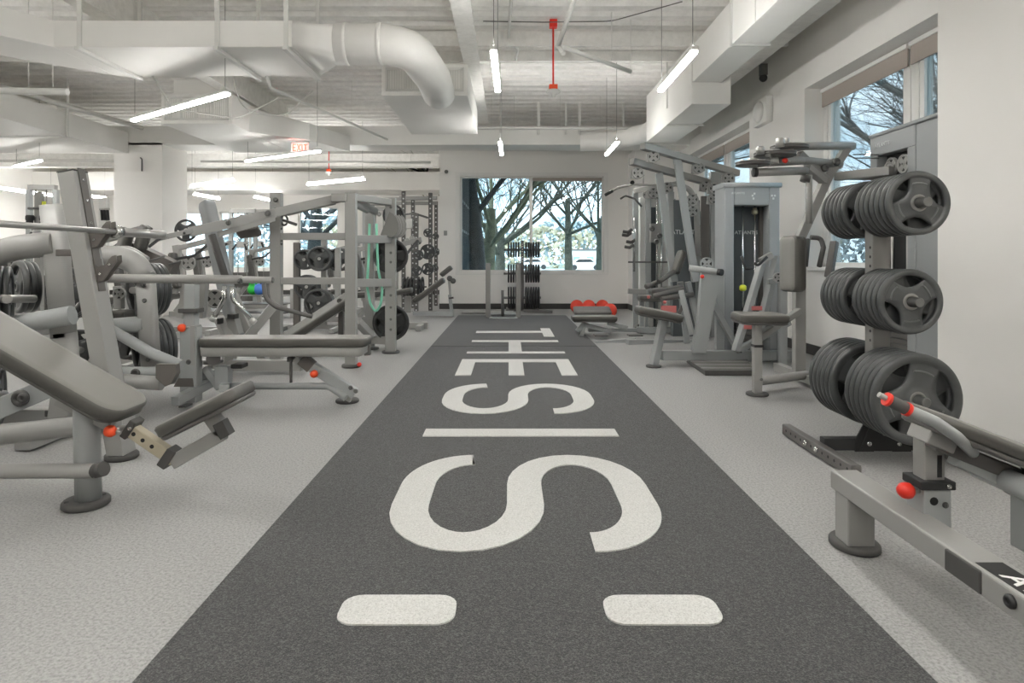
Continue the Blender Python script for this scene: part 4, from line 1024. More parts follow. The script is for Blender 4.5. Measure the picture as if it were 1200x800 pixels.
# ================================================================== CABLE COLUMN in the right back corner
cc = thing('cable_machine', 'tall cable machine with curved pulldown bar in the right back corner', 'gym machine', (1.9, 9.6, 0))
zc = 9.6
for px_a in (744, 759, 786): MB().span(P(px_a-2, 391, zc), P(px_a+3, 225, zc+.06)).build('column', 'frame_cool', cc, bev=.004)
MB().span(P(750, 391, zc+.1), P(784, 232, zc+.2)).build('shroud_panel', 'white', cc, bev=.006)
lab(MB().span(P(761, 390, zc+.07), P(768, 243, zc+.1)).build('smoked_panel', 'panel', cc), 'smoked panel strip')
for px_a in (770, 775): MB().cyl(P(px_a, 390, zc+.04), P(px_a, 232, zc+.04), .012, n=10).build('guide_rod', 'chrome', cc)
B(cc, 'head_beam', P(742, 224, zc), P(800, 214, zc), .08, .07, 'frame')
MB().span(P(737, 392, zc-.1), P(800, 384, zc+.25)).build('base_frame', 'frame_cool', cc, bev=.006)
for a, b in ((764, 226), (770, 229), (758, 228), (781, 219), (748, 384)): pulley(cc, P(a, b, zc-.05), (0, 1, 0), .06, 'frame')
B(cc, 'carriage', P(768, 262, zc-.1), P(768, 284, zc-.1), .16, .08, 'steel')
for a, b in ((764, 268), (773, 276), (769, 283)): bolt(cc, P(a, b, zc-.15), (0, -1, 0), .04, .03, 'bolt')
lab(T(cc, 'pulldown_bar', [P(711, 227, 8.6), P(724, 220, 8.6), P(742, 216, 8.6), P(772, 217, 8.6), P(792, 217, 8.6), P(806, 222, 8.6)], .016, .1, 'steel'), 'curved steel pulldown bar')
T(cc, 'bar_grip', [P(709, 228.5, 8.6), P(718, 223.5, 8.6)], .022, 0, 'rubber')
T(cc, 'bar_grip', [P(803, 220, 8.6), P(811, 226, 8.6)], .022, 0, 'rubber')
T(cc, 'row_handle', [P(727, 233, 8.7), P(733, 229, 8.7), P(744, 233, 8.7), P(752, 242, 8.7)], .014, .05, 'bolt')
T(cc, 'cable', [P(754, 205, 8.65), P(754, 217, 8.65)], .005, 0, 'bolt')
bolt(cc, P(741, 214, 8.6), (0, -1, 0), .03, .02, 'black')
B(cc, 'round_bar', P(736, 307, 9.2), P(782, 307, 9.2), .025, .025, 'bolt')
B(cc, 'knee_roller', P(736, 341, 9.1), P(757, 342, 9.1), .075, .075, 'frame')
B(cc, 'front_leg', P(752, 393, 9.1), P(752, 345, 9.1), .06, .06, 'frame_cool')
# attachments hanging on the wall in the corner
wr = thing('attachment_rack', 'chrome wall rack of cable handles in the right back corner', 'handle rack', P(741, 278, 9.0))
MB().lathe(P(743, 278, 9.0), (1, 0, 0), [(.11, 0), (.12, .01), (.11, .02)], 20).build('rack_disc', 'steel', wr)
MB().cyl(P(743, 318, 9.05), P(743, 255, 9.05), .016).build('rack_pole', 'chrome', wr)
for i, (a, b) in enumerate(((729, 275), (732, 289), (734, 283), (730, 271))):
    lab(T(wr, 'grip', [P(a, b, 8.9), P(a+6, b+1, 8.9), P(a+10, b-2, 8.95)], .022, .02, 'foot'), 'black rubber grip')

# ================================================================== LOW FLAT BENCH and red balls by the lane
fb = thing('flat_bench', 'low grey flat bench beside the turf lane in front of the red balls', 'weight bench', P(695, 395, 8.7))
zb = 8.7
PADP(fb, 'seat', P(696, 375, zb), .60, .30, .065, (1, 0, 0), (0, 0, 1), .04)
PADP(fb, 'back_pad', P(694, 366.5, zb+.35), .52, .28, .06, (1, 0, 0), (0, -.25, 1), .04, m='frame_dark')
for a, b, c_, d in ((686, 378, 679, 401), (684, 378, 676, 388)):
    B(fb, 'leg', P(a, b, zb), P(c_, d, zb-.0), .07, .05, 'frame_cool')
B(fb, 'frame_beam', P(684, 380, zb), P(716, 388, zb), .08, .06, 'frame_cool')
B(fb, 'frame_beam', P(712, 378, zb), P(735, 384, zb), .08, .06, 'frame_cool')
MB().span(P(676, 404, zb), P(684, 401, zb+.1)).build('foot_pad', 'foot', fb, bev=.004)
B(fb, 'base_rail', (1.12, zb+.3, .06), (2.0, zb+.3, .06), .07, .05, 'frame_cool')
B(fb, 'foot_bar', P(698, 402, 8.1), P(745, 398, 8.1), .07, .05, 'frame_cool')
for a in (703, 743): lab(MB().span(P(a-6, 394, 8.35), P(a+8, 391, 8.5)).build('foot_plate', 'frame_dark', fb, bev=.004), 'dark checkered foot plate')
for i, (a, lb) in enumerate(((676, 'leftmost'), (690, 'second from the left'), (706, 'third from the left'))):
    c = P(a, 362.5, 12.55); c.z = .125
    tag(MB().ball((c.x, c.y, .128), .128, n=20, m=14).build('medicine_ball', 'redsoft', loc=(c.x, c.y, 0)), 'red exercise ball behind the low bench, %s in the row' % lb, 'ball', 'red balls by the back wall')
c = P(715, 364, 11.6); tag(MB().ball((c.x, c.y, .125), .125, n=20, m=14).build('medicine_ball', 'redsoft', loc=(c.x, c.y, 0)), 'red exercise ball at the right end of the row, nearest one', 'ball', 'red balls by the back wall')

# ================================================================== SLED and far plate tree, end of the lane
sl = thing('push_sled', 'grey push sled with two upright poles at the far end of the turf lane', 'sled', P(588, 372, 11.4))
zs = 11.3
for a in (572, 607.5): MB().bar(P(a, 372, zs), P(a, 308, zs), .085, .06).build('push_pole', 'frame_mid', sl, bev=.006)
T(sl, 'skid_frame', [P(574, 372, zs), P(578, 373.5, zs-.05), P(602, 373.5, zs-.05), P(606, 372, zs)], .026, .05, 'frame_cool')
for a in (570, 609): MB().span(P(a-4, 377.5, zs-.05), P(a+4.5, 372.5, zs+.9)).build('skid', 'rubber', sl, bev=.006)
T(sl, 'rear_tube', [P(574, 368, zs+.5), P(606, 368, zs+.5)], .026, 0, 'frame_cool')
T(sl, 'weight_peg', [P(589, 371, zs+.35), P(589, 340, zs+.35)], .026, 0, 'frame_dark')
ft = thing('plate_tree', 'dark plate tree loaded on both sides standing before the back window', 'plate rack', (.28, 12.8, 0))
B(ft, 'post', (.275, 12.8, .03), (.275, 12.8, 1.42), .06, .06, 'frame_dark')
holes(ft, [(.275, 12.768, 1.0+.05*k) for k in range(8)], (0, -1, 0), .012, 'trimwhite')
B(ft, 'cross_bar', (.0, 12.8, .04), (.55, 12.8, .04), .06, .05, 'frame_dark')
for x in (-.02, .57): B(ft, 'foot_bar', (x, 12.45, .04), (x, 13.1, .04), .06, .06, 'frame_dark')
B(ft, 'foot_bar', (.3, 12.5, .05), (.85, 12.42, .02), .06, .05, 'frame_dark')
for nm, z, D in (('top', 1.24, .31), ('middle', .765, .37), ('bottom', .28, .44)):
    MB().cyl((.275-.37, 12.8, z), (.275+.37, 12.8, z), .024).build('peg', 'bolt', ft)
    for side, nmz in ((-1, 'left'), (1, 'right')):
        for k in range(6 if side > 0 else 5):
            x = .275+side*(.075+.05*k)
            plate((x, 12.8, z), D, .036, 'black plate %s from the post, %s %s peg of the far plate tree' % (ORD[k], nmz, nm), 'plates on the far plate tree', m='plate_dark', axis=(1, 0, 0), lo=True)
# low tube lying by the sled
tag(MB().tube([(-.9, 12.3, .03), (.1, 12.3, .03)], .03, 12).build('floor_bar', 'steel', loc=(-.4, 12.3, 0)), 'long pale metal bar lying on the floor behind the push sled', 'bar')
# ================================================================== OLYMPIC INCLINE BENCH, left foreground
ib = thing('incline_bench', 'grey incline press bench with slanted uprights and tilted seat, nearest on the left', 'weight bench', (-1.9, 2.75, 0))
sd = V(1, 0, -.575).normalized(); nd = V(.575, 0, 1).normalized()
L_ = 1.02; endp = V(-1.63, 2.75, .375)
PADP(ib, 'back_pad', endp-sd*(L_/2), L_, .30, .062, sd, nd, .09, soft=.016)
B(ib, 'pad_frame', endp-sd*.05-nd*.045, endp-sd*1.0-nd*.045, .06, .05, up=nd)
MB().oval([V(-1.805, 2.75, .02), V(-1.815, 2.75, .47)], .105, .095).build('front_post', 'frame_cool', ib)
foot(ib, (-1.815, 2.75), .092, .03)
for dx, dy in ((-.055, -.045), (.045, .05)): holes(ib, [(-1.815+dx, 2.75+dy, .031)], (0, 0, 1), .009)
B(ib, 'pad_mount', V(-1.93, 2.75, .46), V(-1.70, 2.75, .345), .05, .05)
# base tubes
lab(MB().oval([V(-3.3, 2.70, .165), V(-1.735, 2.70, .165)], .06, .062).build('base_tube', 'frame', ib), 'grey oval base tube')
lab(MB().tube([V(-1.745, 2.70, .165), V(-1.70, 2.69, .178)], .031, 16).build('end_plug', 'foot', ib), 'dark rubber plug')
T(ib, 'base_tube', [(-3.2, 3.1, .20), (-2.55, 3.1, .20), (-2.04, 3.38, .20)], .05, .1)
T(ib, 'base_tube', [(-2.55, 3.05, .21), (-2.75, 2.75, .19), (-3.1, 2.6, .15)], .035, .1)
B(ib, 'cross_tube', (-3.15, 2.0, .17), (-3.15, 3.45, .17), .08, .08)
T(ib, 'base_tube', [(-3.1, 2.1, .19), (-2.05, 2.1, .19)], .045, .1)
# uprights
for y, near in ((3.40, 0), (2.10, 1)):
    f0 = V(-2.055, y, .02); tp = V(-2.315, y, 1.515)
    B(ib, 'upright', f0+V(0, 0, 0), tp, .088, .12, up=YA)
    B(ib, 'upright_cap', tp, tp+(tp-f0).normalized()*.008, .092, .124, 'foot', up=YA)
    foot(ib, (f0.x, f0.y), .082, .03)
    d = (tp-f0).normalized(); xs = V(d.z, 0, -d.x)
    def on(h, off=.0): return f0+d*((h-f0.z)/d.z)+xs*(.044+off)
    B(ib, 'wear_strip', on(.88, .003), on(1.53, .003), .055, .006, 'bracket', up=xs, bev=0)
    for h in (1.47, 1.36, 1.24): bolt(ib, on(h, .006), xs, .009, .006, 'chrome')
    for hb in (1.20, 1.02):
        o_ = on(hb, .006)
        poly = [(-.01, -.10), (.04, -.085), (.08, -.03), (.112, .015), (.108, .05), (.088, .045), (.07, .025), (.055, .0), (.02, -.01), (-.01, .0)]
        for sy in (-.022, .022):
            MB().prism([o_+V(a, sy, b) for a, b in poly], (0, .008, 0)).build('bar_hook', 'bracket', ib, bev=.002)
        for a, b in ((.025, -.05), (.075, .0)): bolt(ib, o_+V(a, -.026, b), (0, -1, 0), .008, .006, 'chrome')
    MB().bar(on(.93, .004), on(1.05, .004), .06, .01, up=xs).build('hook_backing', 'bracket', ib)
# seat with telescoping tube
s0 = P(150, 500, 2.75); s1 = P(206, 538, 2.75)
B(ib, 'slide_tube', s0, s1, .045, .055, 'tan', up=nd)
dd = (s1-s0).normalized(); perp = V(-dd.z, 0, dd.x)
for u in (.18, .37, .56): holes(ib, [s0.lerp(s1, u)+V(0, -.0228, 0)], (0, -1, 0), .009)
for pp, w in ((P(155, 501, 2.75), .03), (P(199, 535, 2.75), .04)):
    B(ib, 'slide_collar', pp-dd*w/2, pp+dd*w/2, .075, .085, 'foot', up=nd)
bolt(ib, P(152, 502, 2.70), (0, -1, 0), .009, .008, 'chrome')
B(ib, 'seat_arm', P(203, 541, 2.75), P(262, 507, 2.75), .05, .06, up=UP)
B(ib, 'seat_arm', P(262, 507, 2.75), P(246, 484, 2.75), .05, .06, up=XA)
lab(MB().bar(P(257, 505, 2.75), P(268, 499, 2.75), .058, .07).build('arm_plug', 'foot', ib, bev=.003), 'dark end plug')
ud = V(1, 0, .50).normalized(); un = V(-.50, 0, 1).normalized()
PADP(ib, 'seat', P(247, 486, 2.75)+un*.008, .36, .28, .055, ud, un, .05, soft=.016)
knob(ib, P(129, 505, 2.68), (-1, -.3, .2), .025)
MB().cyl(P(129, 505, 2.68), P(148, 500, 2.74), .012).build('knob_barrel', 'steel', ib)
bolt(ib, P(103, 490, 2.70)+V(.08, .0, .02), (1, -.3, 0), .01, .006)
# barbell racked on the upper hooks, running front to back
bx_, bz_ = -2.112, 1.205
bb = thing('barbell', 'steel barbell racked on the upper hooks of the incline bench', 'barbell', (bx_, 2.75, bz_))
MB().cyl((bx_, 1.98, bz_), (bx_, 3.44, bz_), .0145, n=16).build('shaft', 'steel', bb)
for s_, y in ((1, 3.44), (-1, 1.98)):
    MB().lathe((bx_, y, bz_), (0, s_, 0), [(.022, -.02), (.036, -.015), (.036, .012), (.034, .015), (.034, .03), (.025, .032)], 20).build('inner_collar', 'chrome', bb)
    MB().lathe((bx_, y, bz_), (0, s_, 0), [(.025, .03), (.025, .47), (.022, .475), (.005, .476)], 20).build('sleeve', 'steel', bb)

# ================================================================== PLATE LOADED PRESS, far left foreground
pp_ = thing('plate_loaded_press', 'grey plate loaded press with thick bent tube arm at the left edge', 'gym machine', (-2.6, 3.9, 0))
MB().bar(P(62, 240, 3.9), P(75, 395, 3.9), .135, .09, r=.03).build('main_post', 'frame', pp_)
MB().bar(P(75, 390, 3.9), P(82, 470, 3.9), .135, .09, r=.03).build('main_post', 'frame', pp_)
T(pp_, 'bent_arm', [P(-70, 330, 3.8), P(-15, 300, 3.85), P(20, 290, 3.88), P(66, 285, 3.9)], .075, .35, 'frame', 20)
lab(MB().span(P(69, 300, 3.83), P(87, 292, 3.80)).build('stop_block', 'bracket', pp_, bev=.004), 'brown rubber stop block')
T(pp_, 'cross_tube', [P(5, 383, 3.8), P(85, 369, 3.85)], .058, 0, 'frame_cool', 18)
MB().bar(P(-40, 495, 3.4), P(62, 452, 3.5), .05, .11).build('lever_plate', 'frame_cool', pp_, bev=.005)
bolt(pp_, P(25, 466, 3.43), (0, -1, 0), .045, .03, 'foot'); bolt(pp_, P(28, 466, 3.39), (0, -1, 0), .028, .02, 'foot')
B(pp_, 'base_tube', V(-3.6, 3.9, .10), V(-2.3, 3.9, .10), .09, .1)
B(pp_, 'base_tube', V(-2.66, 3.5, .06), V(-2.66, 4.5, .06), .09, .1)
B(pp_, 'leg', P(71, 505, 3.85), P(78, 455, 3.85), .12, .1)
lab(MB().span(P(59, 486, 3.9), P(72, 481, 3.85)).build('rubber_step', 'foot', pp_, bev=.004), 'small dark rubber block')
def horn(par, a, b, r=.025): return MB().cyl(a, b, r, n=18).build('plate_horn', 'steel', par)
def stack(c, axis, n, D, Tn, sp, lbl, grp, spin=0, m='plate'):
    axis = Vector(axis).normalized(); c = Vector(c)
    for k in range(n):
        plate(c+axis*sp*k, D, Tn, lbl % ORD[k], grp, axis=axis, spin=spin+k*.4, m=m)
G = 'plates on the left edge press'
ax = V(-.78, .62, 0)
c = P(5, 350, 3.75); horn(pp_, c-ax.normalized()*.06, c+ax.normalized()*.1)
for k, px_a in enumerate((31, 22, 12, 2, -10)):
    c = P(px_a-22, 350, 3.95-.07*k); plate(c, .40, .04, 'ribbed plate %s from the right in the big stack behind the incline pad' % ORD[k], G, axis=V(-.85, -.55, 0), spin=.4*k)
horn(pp_, P(-25, 350, 3.7), P(40, 350, 4.1))
for k, px_a in enumerate((36, 44, 50)):
    c = P(px_a-14, 336, 4.35+.08*k); plate(c, .36, .04, 'plate %s from the front in the partly hidden stack at the left edge' % ORD[k], G, axis=V(-.6, -.8, 0), spin=.3+.4*k)
for k in range(3):
    c = P(78+3*k, 342+k, 4.3+.06*k); plate(c, .34, .045, 'three hole plate seen between the two posts at left, %s from the front' % ORD[k], G, axis=V(.25, 1, 0), spin=.5)
horn(pp_, P(75, 342, 4.15), P(90, 343, 4.6))
for k, px_a in enumerate((10, 2, -7)):
    c = P(px_a-12, 462, 3.75-.05*k); plate(c, .36, .04, 'plate %s from the right in the low stack under the incline pad' % ORD[k], G, axis=V(-.85, -.5, 0), spin=.4*k)
horn(pp_, P(-45, 462, 3.4), P(5, 462, 3.8))
for k in range(2):
    c = P(92+7*k, 410, 4.35+.05*k); plate(c, .28, .035, 'small plate low between the posts at left, %s of two' % ORD[k], G, axis=V(-.75, .65, 0), spin=.4*k)
horn(pp_, P(82, 410, 4.2), P(104, 410, 4.5))

# ================================================================== SECOND PLATE LOADED MACHINE with arch tube and long lever bar
am = thing('plate_loaded_row', 'grey plate loaded machine with arched tube and long horizontal lever bar at left', 'gym machine', (-2.7, 4.5, 0))
za = 4.4
T(am, 'arch_tube', [P(112, 302, za), P(140, 300, za), P(160, 308, za), P(171, 328, za)], .075, .25, 'frame', 20)
T(am, 'arch_tube', [P(112, 300, za+.25), P(150, 291, za+.25), P(172, 305, za+.25)], .03, .15, 'frame', 14)
MB().bar(P(170, 318, za), P(178, 442, za), .115, .08, r=.02).build('main_post', 'frame', am)
for y in (334, 352, 421): bolt(am, P(168+(y-330)*.06, y, za-.045), (0, -1, 0), .016, .01)
T(am, 'cross_tube', [P(125, 383, za), P(170, 379, za)], .055, 0, 'frame_cool', 16)
T(am, 'diagonal_tube', [P(130, 386, za-.05), P(178, 414, za-.15), P(212, 428, za-.2)], .036, .1, 'frame_cool')
T(am, 'low_tube', [P(125, 436, za-.2), P(198, 436, za-.2)], .036, 0, 'frame_cool')
bolt(am, P(159, 437, za-.24), (0, -1, 0), .03, .015, 'foot')
T(am, 'low_tube', [P(140, 446, za-.3), P(190, 449, za-.3)], .045, .05, 'frame')
lab(MB().prism([P(185, 426, za-.35), P(208, 426, za-.35), P(209, 437, za-.35), P(203, 448, za-.35), P(196, 452, za-.35), P(185, 442, za-.35)], (0, .05, 0)).build('rubber_bracket', 'bracket', am, bev=.004), 'dark rubber bracket')
B(am, 'base_rail', P(190, 446, za+.1), P(262, 436, za+.4), .06, .06, 'frame_cool')
B(am, 'base_rail', P(205, 470, za-.1), P(262, 440, za+.5), .06, .06, 'frame_cool')
T(am, 'lever_bar', [P(124, 326, 4.15), P(283, 327.5, 4.15)], .029, 0, 'frame', 18)
T(am, 'lever_bar', [P(283, 327.5, 4.15), P(319, 328, 4.15)], .022, 0, 'frame', 16)
bolt(am, P(281, 329.5, 4.12), (1, -.3, 0), .02, .012)
bolt(am, P(319, 328, 4.15), (1, 0, 0), .02, .012)
lab(MB().span(P(125, 376, 4.6), P(160, 362, 4.75)).build('seat_block', 'pad_side', am, bev=.02), 'dark upholstered block')
MB().bar(P(140, 362, 4.7), P(139, 335, 4.7), .06, .05).build('post_link', 'frame', am, bev=.004)
pulley(am, P(140, 344, 4.62), (0, 1, 0), .045, 'frame')
B(am, 'inclined_pad_frame', P(148, 288, 5.4), P(205, 314, 5.4), .12, .11, 'bracket')
PADP(am, 'roller_pad', P(150, 282, 5.3), .2, .13, .06, (.3, 0, 1), (-.6, -.7, 0), .03, m='pad_side')
PADP(am, 'roller_pad', P(171, 279, 5.3), .2, .13, .06, (.3, 0, 1), (-.6, -.7, 0), .03, m='pad_side')
T(am, 'thin_pin', [P(198, 310, 5.3), P(212, 306, 5.3)], .009, 0, 'bolt'); T(am, 'thin_pin', [P(175, 306, 5.25), P(193, 300, 5.25)], .008, 0, 'bolt')
G = 'plates on the arched left machine'
for k in range(5):
    c = P(164+5.2*k, 340-.4*k, 4.85+.08*k); plate(c, .42, .045, 'dark plate %s from the camera on the upper horn of the arched machine' % ORD[k], G, axis=V(.75, 1, 0), spin=.5*k, m='plate_dark' if k == 0 else 'plate')  # front plate takes the black coat to paint its shadowed face
horn(am, P(155, 340, 4.7), P(198, 340, 5.3))
for k in range(4):
    c = P(172+6*k, 408-.5*k, 4.75+.09*k); plate(c, .45, .045, 'dark plate %s from the camera on the lower horn of the arched machine' % ORD[k], G, axis=V(.75, 1, 0), spin=.3+.5*k, m='plate_dark' if k == 0 else 'plate')  # shadow on the front face is put into the black coat here too
horn(am, P(162, 408, 4.6), P(205, 407, 5.2))
for k in range(2):
    c = P(148+6*k, 398+k, 4.9+.07*k); plate(c, .30, .04, 'smaller plate low behind the arched tube, %s of two' % ORD[k], G, axis=V(.3, 1, 0), spin=.3+.5*k, m='plate_dark')
horn(am, P(146, 398, 4.8), P(158, 399, 5.05))

# ================================================================== FLAT OLYMPIC BENCH with orange knobs
ob = thing('flat_press_bench', 'long grey flat bench with orange knobs behind the incline seat at left', 'weight bench', (-1.7, 4.62, 0))
zf = 4.62
PADP(ob, 'bench_pad', V(-1.60, zf, .435), 1.19, .27, .065, (1, 0, 0), (0, 0, 1), .07, board=False, soft=.014)
lab(MB().pad(V(-1.61, zf, .37), 1.15, .25, .068, (1, 0, 0), (0, 0, 1), .05, .008).build('pad_board', 'frame', ob), 'grey board under the pad')
MB().bar(P(224, 470, 4.55), P(224, 382, 4.55), .12, .09).build('front_post', 'frame_cool', ob, bev=.006)
MB().bar(P(224, 385, 4.55), P(225, 333, 4.57), .08, .07).build('inner_post', 'frame_cool', ob, bev=.005)
lab(MB().bar(P(224, 366, 4.55), P(224, 361, 4.55), .14, .1).build('post_collar', 'foot', ob, bev=.004), 'dark collar')
lab(MB().add([P(203, 453, 4.5), P(227, 453, 4.5), P(226, 443, 4.5), P(209, 443, 4.5), P(210, 453, 4.7), P(232, 453, 4.7), P(231, 443, 4.7), P(215, 443, 4.7)], [(0, 1, 2, 3), (4, 7, 6, 5), (0, 4, 5, 1), (1, 5, 6, 2), (2, 6, 7, 3), (3, 7, 4, 0)]).build('rubber_wrap', 'bracket', ob, bev=.004), 'dark rubber wrap')
MB().span(P(209, 476, 4.5), P(226, 474, 4.6)).build('foot', 'foot', ob, bev=.003)
for y in (424, ): bolt(ob, P(221, y, 4.50), (0, -1, 0), .018, .01)
knob(ob, P(213, 384, 4.5), (-1, -.3, 0), .029)
MB().span(P(228, 428, 4.5), P(231, 380, 4.6)).build('slot_strip', 'frame', ob)
T(ob, 'base_tube', [P(262, 452, zf), P(386, 452, zf), P(405, 466, zf-.05)], .026, .06, 'frame_cool')
c = P(407, 472, 4.62); foot(ob, (F(407, 471).x, F(407, 471).y), .085, .024)
B(ob, 'front_strut', P(362, 427, zf), P(416, 461, zf), .06, .075, 'frame_cool')
B(ob, 'front_strut', P(384, 448, zf+.04), P(412, 468, zf), .03, .05, 'frame')
lab(B(ob, 'strut_collar', P(354, 420, zf), P(366, 430, zf), .07, .085, 'bracket'), 'dark strut collar')
MB().bar(P(347, 419, zf), P(356, 430, zf), .05, .05).build('strut_mount', 'frame', ob, bev=.004)
knob(ob, P(368, 438, zf-.06), (-.7, -.5, -.3), .028)
for a, b in ((411, 454), (417, 458)): bolt(ob, P(a, b, zf-.035), (0, -1, 0), .016, .012)
MB().cyl(P(341, 449, zf), P(341, 420, zf), .010).build('thin_rod', 'frame_dark', ob)
lab(MB().span(P(336, 424, zf-.03), P(346, 417, zf+.03)).build('rod_cap', 'foot', ob, bev=.003), 'dark cap')
MB().bar(P(262, 455, zf), P(262, 428, zf), .10, .08).build('support_post', 'frame_cool', ob, bev=.005)
lab(MB().span(P(238, 427, zf-.05), P(262, 421, zf+.05)).build('pivot_housing', 'frame_dark', ob, bev=.006), 'dark pivot housing')
MB().cyl(P(250, 420, zf-.08), P(250, 420, zf+.08), .048).build('pivot_drum', 'frame_dark', ob)
lab(MB().span(P(270, 432, zf-.06), P(291, 424, zf+.05)).build('rubber_block', 'rubber', ob, bev=.006), 'black rubber block')
B(ob, 'brace', P(258, 455, zf), P(240, 430, zf), .04, .05, 'frame_cool')
B(ob, 'cross_foot', P(262, 455, 4.4), P(268, 448, 5.0), .06, .05, 'frame_cool')

# ================================================================== LEVER MACHINE with steep pad and long arms
lm = thing('lever_chest_press', 'grey lever machine with steep back pad and long sloping arm ending in a small wheel', 'gym machine', (-2.4, 5.8, 0))
zl = 5.9
PADP(lm, 'back_pad', P(266, 318, 6.35), 1.45, .24, .10, (-.23, 0, 1), (-.75, -.75, -.18), .07, m='panel_lt', soft=.03, board=False)
T(lm, 'pad_spine', [P(248, 275, 6.2), P(266, 330, 6.2)], .035, 0, 'frame_dark')
B(lm, 'lever_arm', P(222, 272, 5.7), P(322, 250, 6.1), .07, .09)
B(lm, 'lever_arm', P(320, 250, 6.1), P(398, 232, 6.3), .07, .085)
B(lm, 'arm_fork', P(196, 277, 5.6), P(226, 270, 5.7), .05, .045)
B(lm, 'inner_arm', P(255, 275, 5.85), P(322, 256, 6.05), .04, .05, 'frame')
bolt(lm, P(268, 261, 5.8), (0, -1, 0), .025, .015); bolt(lm, P(314, 250, 6.0), (0, -1, 0), .03, .03); bolt(lm, P(216, 273, 5.6), (0, -1, 0), .012, .01)
plate(P(218, 270, 5.82), .205, .03, 'small dark wheel plate on the end of the sloping lever arm', 'plates on the lever machine', m='plate')
MB().cyl(P(218, 270, 5.7), P(218, 270, 5.95), .02).build('plate_pin', 'steel', lm)
PADP(lm, 'arm_pad', P(292, 270, 6.2), .22, .12, .05, (1, 0, .12), (0, -.6, -.8), .03, m='bracket', board=False)
# chrome forked handles
for pts in ([(263, 335), (263, 350), (250, 373)], [(272, 335), (272, 350), (297, 376)]):
    lab(T(lm, 'handle', [P(a, b, 5.6) for a, b in pts], .021, .05, 'chrome'), 'chrome bent handle')
for a, b, c_, d in ((251, 371, 248, 376), (294, 374, 299, 378)): T(lm, 'handle_end', [P(a, b, 5.6), P(c_, d, 5.6)], .026, 0, 'alu')
for dx in (0, 3): lab(T(lm, 'handle', [P(309+dx*1.4, 332, 5.7+dx*.06), P(311+dx, 350, 5.7+dx*.06), P(324+dx, 360, 5.7), P(366-dx*4, 371-dx, 5.75)], .019, .12, 'frame_dark'), 'dark bent handle')
B(lm, 'seat_stem', P(278, 392, 5.8), P(272, 370, 5.8), .12, .08, 'frame')
lab(MB().span(P(266, 374, 5.7), P(280, 367, 5.8)).build('stem_cap', 'rubber', lm, bev=.004), 'black cap')
B(lm, 'frame_strut', P(288, 398, 6.0), P(322, 356, 6.1), .10, .08)
B(lm, 'frame_strut', P(268, 396, 5.7), P(256, 372, 5.8), .08, .06)
lab(MB().span(P(254, 380, 5.65), P(262, 372, 5.75)).build('rubber_stop', 'rubber', lm, bev=.004), 'black rubber stop')
B(lm, 'frame_post', P(232, 372, 6.0), P(236, 330, 6.0), .12, .08)
B(lm, 'frame_post', P(213, 372, 6.1), P(222, 330, 6.1), .10, .07)
pulley(lm, P(252, 350, 6.1), (0, 1, 0), .09, 'frame')
B(lm, 'base_rail', (-3.0, 5.9, .08), (-1.9, 5.9, .08), .09, .1)
B(lm, 'base_cross', (-2.75, 5.5, .06), (-2.75, 6.4, .06), .08, .08)
B(lm, 'frame_strut', (-2.6, 5.9, .1), P(272, 392, 5.8), .08, .08)
B(lm, 'frame_post', (-2.35, 6.2, .05), P(262, 325, 6.3), .08, .08)

# ================================================================== STORAGE RACK / CAGE
cg = thing('leverage_cage', 'tall grey open cage of square posts with a mint band, left of the lane', 'power rack', (-1.8, 6.7, 0))
z1, z2 = 6.26, 7.2
for a, z in ((324, z1), (411.5, z1)):
    MB().bar(P(a, 430, z), P(a, 226, z), .105, .09).build('post', 'frame', cg, bev=.006)
    c = P(a, 430, z); foot(cg, (c.x, c.y), .09, .03)
MB().bar(P(458, 412, z2), P(458, 232, z2), .115, .09).build('post', 'frame', cg, bev=.006); c = P(458, 413, z2); foot(cg, (c.x, c.y), .10, .025)
MB().bar(P(433.5, 408, 7.5), P(433.5, 236, 7.5), .10, .09).build('post', 'frame', cg, bev=.006); c = P(434, 409, 7.5); foot(cg, (c.x, c.y), .10, .025)
for y in (277, 329): B(cg, 'side_rail', P(324, y, z1), P(411, y, z1), .07, .068 if y < 300 else .066)
for y in (281, 332): B(cg, 'side_rail', P(411, y-.5, z1+.1), P(458, y-1, z2), .06, .085)
B(cg, 'side_rail', P(436, 398, 7.5), P(458, 399, z2), .06, .09)
B(cg, 'top_rail', P(411, 231, z1), P(458, 237, z2), .06, .07)
MB().bar(P(390, 232, z1), P(408, 232, z1), .12, .075).build('top_bracket', 'frame', cg, bev=.004)
B(cg, 'top_arm', P(333, 249, z1+.05), P(392, 235, z1+.05), .06, .075)
B(cg, 'stub_brace', P(411, 232, z1+.1), P(440, 248, z2), .06, .07)
for a, b in ((323, 234), (323, 246)): bolt(cg, P(a, b, z1-.05), (0, -1, 0), .025, .015)
for b in (268, 282, 286): bolt(cg, P(330, b, z1-.05), (0, -1, 0), .012, .008)
for b in (243, 296, 307, 346, 360, 374, 386): bolt(cg, P(458, b, z2-.05), (0, -1, 0), .015, .008)
T(cg, 'spotter_pin', [P(332, 258, z1), P(347, 263, z1-.1)], .014, 0, 'frame_dark')
MB().tube([P(333+4*math.cos(t), 258+6*math.sin(t), z1) for t in [2*PI*k/12 for k in range(12)]], .01, 8, closed=True, cap=False).build('hook_ring', 'bolt', cg)
B(cg, 'lower_strut', P(418, 376, 6.5), P(434, 392, 7.0), .08, .07)
MB().bar(P(430, 404, 6.3), P(431, 416, 6.3), .06, .05).build('foot_bracket', 'frame_dark', cg, bev=.004)
knob(cg, P(421, 427, 6.2), (0, -1, 0), .022, 'red')
T(cg, 'side_peg', [P(411, 237, z1+.05), P(430, 247, z1+.6)], .03, 0, 'frame')
pr = MB(); 
